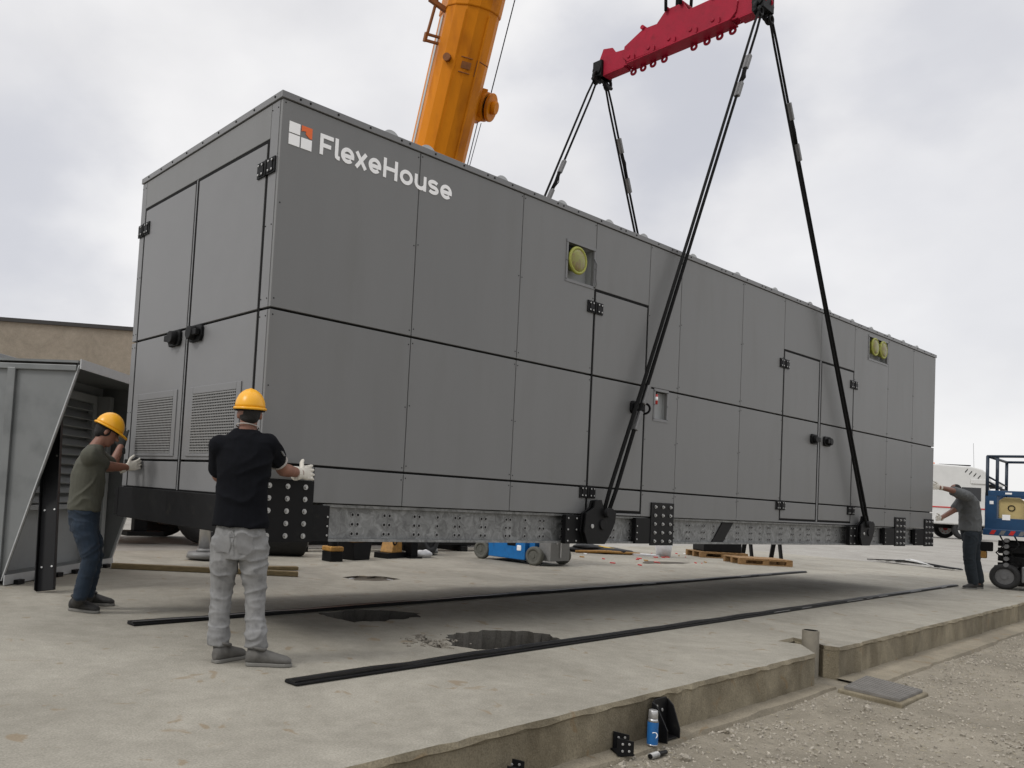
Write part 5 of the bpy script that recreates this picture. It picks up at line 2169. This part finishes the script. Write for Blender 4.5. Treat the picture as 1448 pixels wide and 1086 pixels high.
for k in range(5):
    m.cyl(lp(.30, .02, .46 + .115 * k), lp(.30, .14, .46 + .115 * k), .04, None, 12)
    m.cyl(lp(1.5, .02, .46 + .115 * k), lp(1.5, .14, .46 + .115 * k), .04, None, 12)
m.parts('pivot', CLAMP, lf)
m = MB()
for (a, z) in ((.36, 1.55), (.90, 1.55)):
    m.torus(lp(a, .085, z - .02), ly, .05, .008, 16, 6)
m.parts('latch_ring', BLKST, lf)


# ------------------------------------------------------------------ people
def blob(mb, name, mm, parent, voxel=.011, smooth=4, wr=0.0, wscale=9.0, wst=(1, 1, 2.4)):
    """fuse the overlapping closed shapes of mb into one continuous surface."""
    me = bpy.data.meshes.new('tmp')
    me.from_pydata([tuple(p) for p in mb.v], [], mb.f)
    ob = bpy.data.objects.new('tmp', me)
    COL.objects.link(ob)
    r_ = ob.modifiers.new('r', 'REMESH')
    r_.mode = 'VOXEL'
    r_.voxel_size = voxel
    s__ = ob.modifiers.new('s', 'SMOOTH')
    s__.factor = .5
    s__.iterations = smooth
    dg = bpy.context.evaluated_depsgraph_get()
    me2 = bpy.data.meshes.new_from_object(ob.evaluated_get(dg))
    bpy.data.objects.remove(ob)
    base = wloc(parent)
    if wr:
        me2.update()
        nr = [v.normal.copy() for v in me2.vertices]
        for v, n_ in zip(me2.vertices, nr):
            p = v.co
            q = V((p.x * wst[0], p.y * wst[1], p.z * wst[2])) * wscale
            a = noise.noise(q + V((noise.noise(q * .6), noise.noise(q * .6 + V((5, 1, 2))), 0)) * 1.4)
            a = (1 - min(1, abs(a) * 2.6)) ** 1.6
            b2 = noise.noise(q * .45 + V((3, 7, 1)))
            v.co = p + n_ * wr * ((a - .3) * (1.0 + b2) + .5 * b2)
    for v in me2.vertices:
        v.co = v.co - base
    for p in me2.polygons:
        p.use_smooth = True
    me2.materials.clear()
    me2.materials.append(mm)
    me2.name = name
    o = bpy.data.objects.new(name, me2)
    COL.objects.link(o)
    o.parent = parent
    WL[o.name] = base
    return o


def hand(parent, wrist, tip_dir, palm_n, thumb_side, mm, curl=.25, size=1.0, nm='glove', cuff=True):
    """gloved hand: palm, four unequal bent fingers and a thumb from the side of the palm."""
    f = V(tip_dir).normalized()
    n = V(palm_n)
    n = (n - f * n.dot(f)).normalized()      # the way the palm faces
    s = V(thumb_side)
    s = (s - f * s.dot(f) - n * s.dot(n)).normalized()
    w_ = V(wrist)
    k = size
    m = MB()
    m.loft([(w_ - f * .02 * k, s * .031 * k, n * .025 * k), (w_ + f * .02 * k, s * .036 * k, n * .021 * k), (w_ + f * .06 * k, s * .044 * k, n * .019 * k), (w_ + f * .095 * k, s * .043 * k, n * .016 * k), (w_ + f * .105 * k, s * .036 * k, n * .010 * k)], 14)
    if cuff:
        m.loft([(w_ - f * .055 * k, s * .044 * k, n * .038 * k), (w_ - f * .01 * k, s * .039 * k, n * .033 * k)], 14)
    for off, ln, sp in ((.033, .070, .10), (.011, .080, .03), (-.012, .075, -.04), (-.034, .058, -.13)):
        b0 = w_ + f * .092 * k + s * off * k
        d1 = (f + s * sp + n * curl * .5).normalized()
        d2 = (f + s * sp + n * curl * 1.3).normalized()
        d3 = (f + s * sp + n * curl * 2.2).normalized()
        p1 = b0 + d1 * ln * .45 * k
        p2 = p1 + d2 * ln * .33 * k
        p3 = p2 + d3 * ln * .27 * k
        m.limb([b0 - f * .02 * k, b0, p1, p2, p3], [.0115 * k, .0115 * k, .0108 * k, .0100 * k, .0088 * k], 10)
    t0 = w_ + f * .03 * k + s * .030 * k
    t1 = t0 + (f * .55 + s * .75 + n * .25).normalized() * .038 * k
    t2 = t1 + (f * .85 + s * .42 + n * .3).normalized() * .032 * k
    t3 = t2 + (f * .95 + s * .2 + n * .4).normalized() * .024 * k
    m.limb([t0, t1, t2, t3], [.015 * k, .0135 * k, .0118 * k, .010 * k], 10)
    return blob(m, nm, mm, parent, .0052, 2)


def shoe(parent, heel, toe, mm, ankle):
    heel, toe = V(heel), V(toe)
    d = (toe - heel)
    L = d.length
    f = d.normalized()
    s = f.cross(V((0, 0, 1))).normalized()
    u = V((0, 0, 1))
    z0 = V((0, 0, 0))
    m = MB()
    m.loft([(heel + u * .052 - f * .008, s * .024, u * .036), (heel + f * .02 + u * .064, s * .040, u * .054), (heel + f * L * .28 + u * .066, s * .042, u * .056), (heel + f * L * .5 + u * .056, s * .045, u * .046), (heel + f * L * .72 + u * .046, s * .051, u * .036), (heel + f * L * .9 + u * .040, s * .046, u * .029), (toe + u * .034, s * .026, u * .017)], 16)
    m.limb([heel + f * .065 + u * .07, V(ankle)], [.050, .054])
    sh = blob(m, 'shoe', mm, parent, .0075, 3)
    m = MB()
    out = []
    for t, w_ in ((-.02, .022), (.02, .036), (.12, .041), (.3, .038), (.5, .041), (.7, .050), (.85, .048), (.95, .036), (1.02, .014)):
        out.append((t * L, w_))
    poly = [(a, b_) for a, b_ in out] + [(a, -b_) for a, b_ in reversed(out)]
    m.prism(poly, f, s, heel + u * .001, u, .024)
    m.build('sole', SOLE, sh, bevel=.006, fix=True)
    m = MB()
    m.torus(heel + f * .07 + u * .122, (f * .25 + u), .050, .012, 22, 8)
    m.build('shoe_collar', mm, sh)
    m = MB()
    for k in range(4):
        c = heel + f * L * (.42 + .08 * k) + u * (.102 - .0115 * k)
        m.tube([c - s * .026 - u * .006, c + u * .004, c + s * .026 - u * .006], .0042, 6)
    m.build('laces', SOLE, sh)
    return sh


def helmet(parent, c, up, fwd, k=1.0):
    """hard hat: dome with ridge, rim and front peak."""
    u = V(up).normalized()
    f = V(fwd)
    f = (f - u * f.dot(u)).normalized()
    s = f.cross(u)
    c = V(c)
    m = MB()
    rings = []
    n = 36
    for j in range(10):
        a = math.pi / 2 * j / 9
        rings.append((math.cos(a), math.sin(a)))
    vs = []
    for (rr, h) in rings[:-1]:
        for i in range(n):
            t = 2 * math.pi * i / n
            ridge = 1 + .035 * math.exp(-((math.sin(t)) / .13) ** 2) * (h > .2)
            vs.append(c + f * math.cos(t) * rr * .124 * k + s * math.sin(t) * rr * .103 * k + u * (h * .128 * k * ridge))
    vs.append(c + u * .132 * k)
    fs = [(j * n + i, j * n + (i + 1) % n, (j + 1) * n + (i + 1) % n, (j + 1) * n + i) for j in range(8) for i in range(n)]
    fs += [(8 * n + i, 8 * n + (i + 1) % n, 9 * n) for i in range(n)]
    m.add(vs, fs, 0, True)
    # rim and peak
    vs = []
    for z, g in ((.004, 0), (.0, 1), (-.014, 1), (-.012, 0)):
        for i in range(n):
            t = 2 * math.pi * i / n
            pk = max(0, math.cos(t)) ** 3
            ex = (.010 + .045 * pk) * g
            vs.append(c + f * math.cos(t) * (.124 + ex) * k + s * math.sin(t) * (.103 + (.010 + .01 * pk) * g) * k + u * (z - .012 * pk * g) * k)
    m.add(vs, [(j * n + i, j * n + (i + 1) % n, (j + 1) * n + (i + 1) % n, (j + 1) * n + i) for j in range(3) for i in range(n)], 0, True)
    o = m.build('hard_hat', HELM, parent, fix=True)
    sm = o.modifiers.new('sol', 'SOLIDIFY')
    sm.thickness = .004
    q = MB()
    q.torus(c - u * .02, u, .096 * k, .006, 28, 6)
    q.build('headband', BLKST, o)
    return o


def head(m, c, up, fwd, k=1.0):
    """skull, jaw, nose, brow and ears into the body mesh."""
    u = V(up).normalized()
    f = V(fwd)
    f = (f - u * f.dot(u)).normalized()
    s = f.cross(u)
    c = V(c)
    m.ell(c + u * .025 * k - f * .005 * k, s * .076 * k, f * .097 * k, u * .10 * k)
    m.loft([(c + u * .02 * k + f * .015 * k, s * .066 * k, f * .078 * k), (c - u * .045 * k + f * .028 * k, s * .058 * k, f * .066 * k), (c - u * .085 * k + f * .045 * k, s * .044 * k, f * .046 * k), (c - u * .112 * k + f * .058 * k, s * .026 * k, f * .026 * k)], 16)
    m.limb([c + u * .018 * k + f * .092 * k, c - u * .022 * k + f * .116 * k], [.010 * k, .016 * k], 10)      # nose
    m.ell(c - u * .058 * k + f * .092 * k, s * .026 * k, f * .012 * k, u * .011 * k)                         # lips
    m.ell(c + u * .032 * k + f * .082 * k, s * .055 * k, f * .014 * k, u * .012 * k)                         # brow
    for g in (-1, 1):
        m.ell(c - u * .005 * k + s * .078 * k * g - f * .008 * k, f * .020 * k + s * .006 * g, s * .009 * k * g, u * .033 * k)


def eyes(parent, body, c, up, fwd, k=1.0):
    u = V(up).normalized()
    f = V(fwd)
    f = (f - u * f.dot(u)).normalized()
    s = f.cross(u)
    m = MB()
    for g in (-1, 1):
        m.ell(V(c) + u * .012 * k + f * .083 * k + s * .032 * k * g, s * .014 * k, f * .011 * k, u * .008 * k, 12, 8)
    m.parts('eye', mat('eye', (.06, .045, .04), .3), parent)


ZV = V((0, 0, 1))


def ground_xy(p):
    return V((p.x, p.y, 0))


# ---- worker at the near corner, seen from behind
D0 = 5.50
pA = thing('person', on_ground(345, 940), 'worker in navy polo shirt and light grey jeans, seen from behind', 'person')
fwd = V((.78, .62, 0)).normalized()
lat = V((.62, -.78, 0)).normalized()         # towards his right
hdir = V((.55, .83, 0)).normalized()
pel = at(340, 752, D0)
sR, sL = at(379, 628, D0 + .02), at(311, 630, D0 + .03)
eR, wR = at(400, 664, D0 + .20), at(424, 669, D0 + .44)
eL, wL = at(309, 672, D0 + .16), at(330, 690, D0 + .36)
hc = at(353, 586, D0 + .03)
m = MB()
head(m, hc, ZV, hdir, .98)
m.limb([at(350, 612, D0 + .02), at(352, 594, D0 + .02)], [.064, .056])
m.loft([(at(341, 735, D0), lat * .15, fwd * .10), (at(344, 660, D0), lat * .165, fwd * .105), (at(346, 628, D0 + .01), lat * .16, fwd * .085), (at(349, 611, D0 + .02), lat * .08, fwd * .06)])
m.limb([sR - lat * .03 - ZV * .02, sR.lerp(eR, .45), eR, wR], [.048, .050, .047, .033])
m.limb([eR.lerp(wR, .1), eR.lerp(wR, .35)], [.048, .046])
m.limb([sL + lat * .03 - ZV * .02, sL.lerp(eL, .45), eL, wL], [.048, .050, .047, .033])
for hx, kx, axx, g in ((323, 316, 313, 0), (358, 361, 362, 1)):
    m.limb([at(hx, 765, D0), at(kx, 835, D0 + .02), at(axx, 915, D0 - .01)], [.07, .045, .036])
m.loft([(at(340, 775, D0), lat * .15, fwd * .09), (at(340, 735, D0), lat * .15, fwd * .1)])
body = blob(m, 'body', SKIN, pA, .0085, 3)
eyes(pA, body, hc, ZV, hdir)
m = MB()
m.loft([(at(340, 745, D0), lat * .197, fwd * .136), (at(341, 715, D0), lat * .183, fwd * .125), (at(343, 685, D0), lat * .178, fwd * .122), (at(345, 655, D0), lat * .19, fwd * .128), (at(346, 634, D0 + .005), lat * .19, fwd * .112), (at(347, 620, D0 + .01), lat * .165, fwd * .092), (at(349, 607, D0 + .02), lat * .082, fwd * .068)], 24)
m.limb([sR - lat * .04, sR, sR.lerp(eR, .3), sR.lerp(eR, .55)], [.075, .076, .070, .066])
m.limb([sL + lat * .04, sL, sL.lerp(eL, .4), sL.lerp(eL, .74)], [.075, .078, .072, .072])
blob(m, 'shirt', NAVY, pA, .009, 3, .009, 5, (1, 1, 1.1))
m = MB()
cN = at(350, 605, D0 + .02)
vs = []
n = 28
for (z, k) in ((.004, 1.04), (.012, 1.0), (.012, .95), (.004, .98)):
    for i in range(n):
        t_ = 2 * math.pi * i / n
        vs.append(cN + lat * math.cos(t_) * .076 * k + fwd * math.sin(t_) * .070 * k + ZV * (z - .018 * math.sin(t_)))
m.add(vs, [(j * n + i, j * n + (i + 1) % n, ((j + 1) % 4) * n + (i + 1) % n, ((j + 1) % 4) * n + i) for j in range(4) for i in range(n)], 0, True)
m.build('collar', mat('pale_collar', (.36, .33, .30), .9), pA, fix=True)
m = MB()
cu_ = sR.lerp(eR, .72)
m.torus(cu_, eR - sR, .058, .008, 24, 6)
m.build('sleeve_cuff', MATS['pale_collar'], pA)
m = MB()
q = sR.lerp(eR, .35) + lat * .070
m.obox(q, (eR - sR), fwd, lat, .026, .016, .006)
m.build('sleeve_badge', CLAMP, pA, bevel=.004)
m = MB()
m.loft([(at(340, 790, D0), lat * .168, fwd * .115), (at(339, 768, D0), lat * .186, fwd * .128), (at(340, 752, D0), lat * .178, fwd * .120), (at(340, 736, D0), lat * .158, fwd * .098)], 24)
hipL, hipR = at(319, 770, D0 + .01), at(358, 770, D0 - .01)
m.limb([hipL, at(317, 795, D0 + .01), at(314, 832, D0 + .03), at(310, 870, D0 + .01), at(309, 898, D0 - .01)], [.106, .096, .076, .068, .070])
m.limb([hipR, at(359, 795, D0 - .01), at(361, 832, D0), at(361, 870, D0 - .02), at(362, 900, D0 - .05)], [.106, .094, .074, .067, .070])
m.loft([(at(309, 912, D0 - .01), lat * .074, fwd * .082), (at(309, 888, D0 - .01), lat * .070, fwd * .074)])
m.loft([(at(362, 914, D0 - .05), lat * .074, fwd * .082), (at(362, 890, D0 - .05), lat * .070, fwd * .074)])
tr = blob(m, 'jeans', JEANG, pA, .0075, 2, .0085, 5.5, (1, 1, 1.9))
for g in (-1, 1):
    m = MB()
    c = at(340 + 19 * g, 768, D0) - fwd * .16
    K_ = 7
    pv = []
    for a_ in range(K_ + 1):
        for b_ in range(K_ + 1):
            x_, z_ = (a_ / K_ - .5) * .125, (b_ / K_ - .5) * .135
            if z_ < -.03:
                x_ *= 1 - (-.03 - z_) * 6
            pv.append(c + lat * x_ + ZV * z_)
    m.add(pv, [(a_ * (K_ + 1) + b_, (a_ + 1) * (K_ + 1) + b_, (a_ + 1) * (K_ + 1) + b_ + 1, a_ * (K_ + 1) + b_ + 1) for a_ in range(K_) for b_ in range(K_)], 0, True)
    pk = m.build('back_pocket', mat('pocket_denim', (.20, .20, .198), .9, 0, .15, 12, spec=.1), tr)
    sw = pk.modifiers.new('on_cloth', 'SHRINKWRAP')
    sw.target = tr
    sw.wrap_method = 'NEAREST_SURFACEPOINT'
    sw.offset = .004
sm_ = MB()
for pts in ([(340, 741), (340, 760), (340, 785)], [(322, 752), (331, 756), (340, 758), (350, 756), (361, 752)]):
    q = [at(u_, v_, D0) - fwd * .16 for u_, v_ in pts]
    sm_.tube([q[0].lerp(q[1], t_ / 4) for t_ in range(4)] + [q[k_].lerp(q[k_ + 1], t_ / 4) for k_ in range(1, len(q) - 1) for t_ in range(4)] + [q[-1]], .0035, 5)
so_ = sm_.build('seam', MATS['pocket_denim'], tr)
sw = so_.modifiers.new('on_cloth', 'SHRINKWRAP')
sw.target = tr
sw.wrap_method = 'NEAREST_SURFACEPOINT'
sw.offset = .003
shoe(pA, ground_xy(on_ground(303, 938)), ground_xy(on_ground(303, 938)) + V((.80, .25, 0)).normalized() * .285, SHOEG, at(312, 912, D0 - .01))
hlR = ground_xy(on_ground(348, 941))
shoe(pA, hlR, hlR + V((.82, -.50, 0)).normalized() * .295, SHOEG, at(361, 915, D0 - .05))
tgt = on_side(454, 667, -.04)
hand(pA, wR, tgt - wR, V((.25, 1, -.1)), V((0, 0, 1)), GLOVE, .12, 1.22)
hand(pA, wL, V((.6, .7, .25)), V((.7, .6, 0)), V((0, 0, 1)), GLOVE, .3, 1.05)
m = MB()
m.ell(hc + ZV * .012 - hdir * .012, lat * .081, hdir * .098, ZV * .088)
m.ell(hc - ZV * .022 - hdir * .048, lat * .066, hdir * .052, ZV * .042)
hair = blob(m, 'hair', HAIR, pA, .008, 2)
helmet(pA, hc + ZV * .045, ZV - hdir * .06, hdir, 1.0)

# ---- worker at the left corner, side view
D0 = 7.15
pB = thing('person', on_ground(122, 866), 'worker in olive T-shirt and blue jeans, in profile, pulling the container door latch', 'person')
fwd = V((.93, -.10, 0)).normalized()
fwd = (RX * .93 + FW * .36)
fwd.z = 0
fwd.normalize()
lat = V((fwd.y, -fwd.x, 0))                  # his right (towards the viewer)
up = (ZV + fwd * .10).normalized()
hu = (ZV * .88 + fwd * .42).normalized()
hf = (fwd * .9 - ZV * .45).normalized()
hc = at(151, 611, D0 + .02)
sR, sL = at(127, 645, D0 - .15), at(135, 645, D0 + .17)
eR, wR = at(146, 659, D0 + .06), at(178, 661, D0 + .26)
eL, wL = at(158, 660, D0 + .30), at(171, 632, D0 + .42)
m = MB()
head(m, hc, hu, hf, .98)
m.limb([at(135, 634, D0), at(146, 619, D0 + .01)], [.064, .057])
m.loft([(at(120, 725, D0), lat * .15, fwd * .11), (at(125, 675, D0), lat * .16, fwd * .12), (at(131, 645, D0), lat * .165, fwd * .09), (at(135, 632, D0), lat * .08, fwd * .065)])
m.limb([sR, eR, wR], [.06, .05, .034])
m.limb([eR, eR.lerp(wR, .35)], [.05, .047])
m.limb([sL, eL, wL], [.06, .05, .034])
for kx, axx, dz in ((127, 112, -.09), (130, 124, .10)):
    m.limb([at(120, 735, D0 + dz), at(kx, 790, D0 + dz), at(axx, 826, D0 + dz)], [.055, .038, .026])
m.loft([(at(120, 745, D0), lat * .13, fwd * .07), (at(120, 720, D0), lat * .13, fwd * .08)])
body = blob(m, 'body', SKIN, pB, .0085, 3)
eyes(pB, body, hc, hu, hf)
m = MB()
m.loft([(at(119, 722, D0), lat * .175, fwd * .142), (at(121, 700, D0), lat * .172, fwd * .142), (at(125, 672, D0), lat * .18, fwd * .143), (at(129, 652, D0), lat * .185, fwd * .122), (at(132, 640, D0), lat * .155, fwd * .098), (at(136, 629, D0), lat * .085, fwd * .07)], 24)
m.limb([sR, sR.lerp(eR, .45), sR.lerp(eR, .75)], [.085, .085, .084])
m.limb([sL, sL.lerp(eL, .45), sL.lerp(eL, .75)], [.085, .083, .082])
blob(m, 'shirt', OLIVE, pB, .009, 3, .010, 5, (1, 1, 1.1))
m = MB()
m.loft([(at(120, 752, D0), lat * .15, fwd * .12), (at(119, 732, D0), lat * .168, fwd * .135), (at(119, 715, D0), lat * .165, fwd * .13)], 24)
m.limb([at(118, 742, D0 - .08), at(124, 765, D0 - .09), at(128, 790, D0 - .10), at(121, 815, D0 - .10), at(114, 841, D0 - .10)], [.104, .093, .075, .070, .066])
m.limb([at(122, 742, D0 + .09), at(130, 765, D0 + .10), at(134, 788, D0 + .12), at(128, 815, D0 + .13), at(124, 838, D0 + .16)], [.104, .092, .074, .069, .065])
blob(m, 'jeans', JEANB, pB, .0085, 2, .0085, 5.5, (1, 1, 1.9))
h1 = ground_xy(on_ground(99, 863))
fd = (RX * .86 - FW * .25)
fd.z = 0
fd.normalize()
shoe(pB, h1, h1 + fd * .285, SHOED, at(113, 846, D0 - .10))
h2 = ground_xy(on_ground(116, 855))
fd2 = (RX * .98 + FW * .1)
fd2.z = 0
fd2.normalize()
shoe(pB, h2, h2 + fd2 * .285, SHOED, at(123, 842, D0 + .16))
hand(pB, wR, at(199, 656, 7.50) - wR, V((.2, .8, .2)), ZV, GLOVE, .55, 1.05)
hand(pB, wL, V((.10, .12, 1)), V((.5, .8, 0)), V((-.6, .2, .3)), GLOVED, .28, 1.1)
m = MB()
m.ell(hc + hu * .012 - hf * .018, lat * .080, hf * .092, hu * .082)
m.ell(hc - hu * .035 - hf * .055, lat * .064, hf * .045, hu * .045)
blob(m, 'hair', HAIR, pB, .008, 2)
helmet(pB, hc + hu * .045, hu, hf, 1.03)

# ---- worker pushing the far end
D0 = 15.25
pC = thing('person', on_ground(1372, 830), 'bareheaded worker in grey T-shirt and dark trousers, pushing the far container end', 'person')
fwd = (-RX * .95 + FW * -.25)
fwd.z = 0
fwd.normalize()
lat = V((fwd.y, -fwd.x, 0))
hc = at(1352, 694, D0 - .2)
hu = (ZV * .72 + fwd * .65).normalized()
hf = (fwd * .75 - ZV * .62).normalized()
sR, sL = at(1364, 702, D0 + .12), at(1368, 702, D0 - .25)
eL, wL = at(1345, 693, D0 - .62), at(1328, 689, D0 - .82)
eR, wR = at(1348, 722, D0 - .05), at(1330, 733, D0 - .35)
m = MB()
head(m, hc, hu, hf, 1.0)
m.limb([at(1364, 700, D0 - .08), at(1357, 697, D0 - .15)], [.066, .06])
m.loft([(at(1373, 748, D0), lat * .155, fwd * .12), (at(1372, 722, D0 - .02), lat * .165, fwd * .12), (at(1367, 704, D0 - .05), lat * .17, fwd * .1), (at(1363, 698, D0 - .08), lat * .08, fwd * .07)])
m.limb([sR, eR, wR], [.06, .05, .036])
m.limb([sL, eL, wL], [.06, .05, .036])
for kx, axx, dz in ((1371, 1376, -.1), (1375, 1384, .12)):
    m.limb([at(1374, 755, D0 + dz), at(kx, 790, D0 + dz), at(axx, 825, D0 + dz)], [.06, .045, .036])
m.loft([(at(1374, 765, D0), lat * .15, fwd * .1), (at(1373, 745, D0), lat * .15, fwd * .11)])
body = blob(m, 'body', SKIN, pC, .0095, 3)
eyes(pC, body, hc, hu, hf)
m = MB()
m.loft([(at(1371, 751, D0), lat * .195, fwd * .17), (at(1372, 738, D0), lat * .19, fwd * .16), (at(1371, 722, D0 - .02), lat * .19, fwd * .15), (at(1368, 708, D0 - .04), lat * .195, fwd * .125), (at(1365, 701, D0 - .06), lat * .15, fwd * .10), (at(1362, 697, D0 - .09), lat * .085, fwd * .072)], 22)
m.limb([sR, sR.lerp(eR, .45), sR.lerp(eR, .8)], [.09, .088, .085])
m.limb([sL, sL.lerp(eL, .45), sL.lerp(eL, .8)], [.09, .088, .085])
blob(m, 'shirt', GREYT, pC, .011, 3, .011, 5, (1, 1, 1.1))
m = MB()
m.loft([(at(1374, 766, D0), lat * .16, fwd * .125), (at(1373, 752, D0), lat * .178, fwd * .14), (at(1372, 742, D0), lat * .172, fwd * .135)], 22)
m.limb([at(1373, 757, D0 - .09), at(1371, 775, D0 - .1), at(1371, 793, D0 - .1), at(1376, 822, D0 - .1)], [.118, .11, .095, .088])
m.limb([at(1375, 757, D0 + .1), at(1376, 775, D0 + .12), at(1378, 793, D0 + .12), at(1384, 820, D0 + .14)], [.118, .11, .095, .088])
blob(m, 'trousers', DARKT, pC, .011, 3, .006, 6, (1, 1, 1.8))
h1 = ground_xy(at(1380, 830, D0 - .1))
ff = V((fwd.x, fwd.y, 0)).normalized()
shoe(pC, h1, h1 + ff * .29, SHOED, at(1376, 824, D0 - .1))
h2 = ground_xy(at(1389, 828, D0 + .16))
shoe(pC, h2, h2 + ff * .29, SHOED, at(1384, 822, D0 + .14))
hand(pC, wL, at(1312, 686, D0 - .98) - wL, V((0, 1, 0)), ZV, GLOVE, .1, 1.1)
hand(pC, wR, at(1318, 733, D0 - .6) - wR, V((-1, .3, 0)), ZV, GLOVE, .2, 1.05)
m = MB()
m.ell(hc + hu * .03 - hf * .012, lat * .084, hf * .10, hu * .092)
m.ell(hc - hu * .02 - hf * .05, lat * .07, hf * .055, hu * .06)
blob(m, 'hair', HAIR, pC, .009, 2)
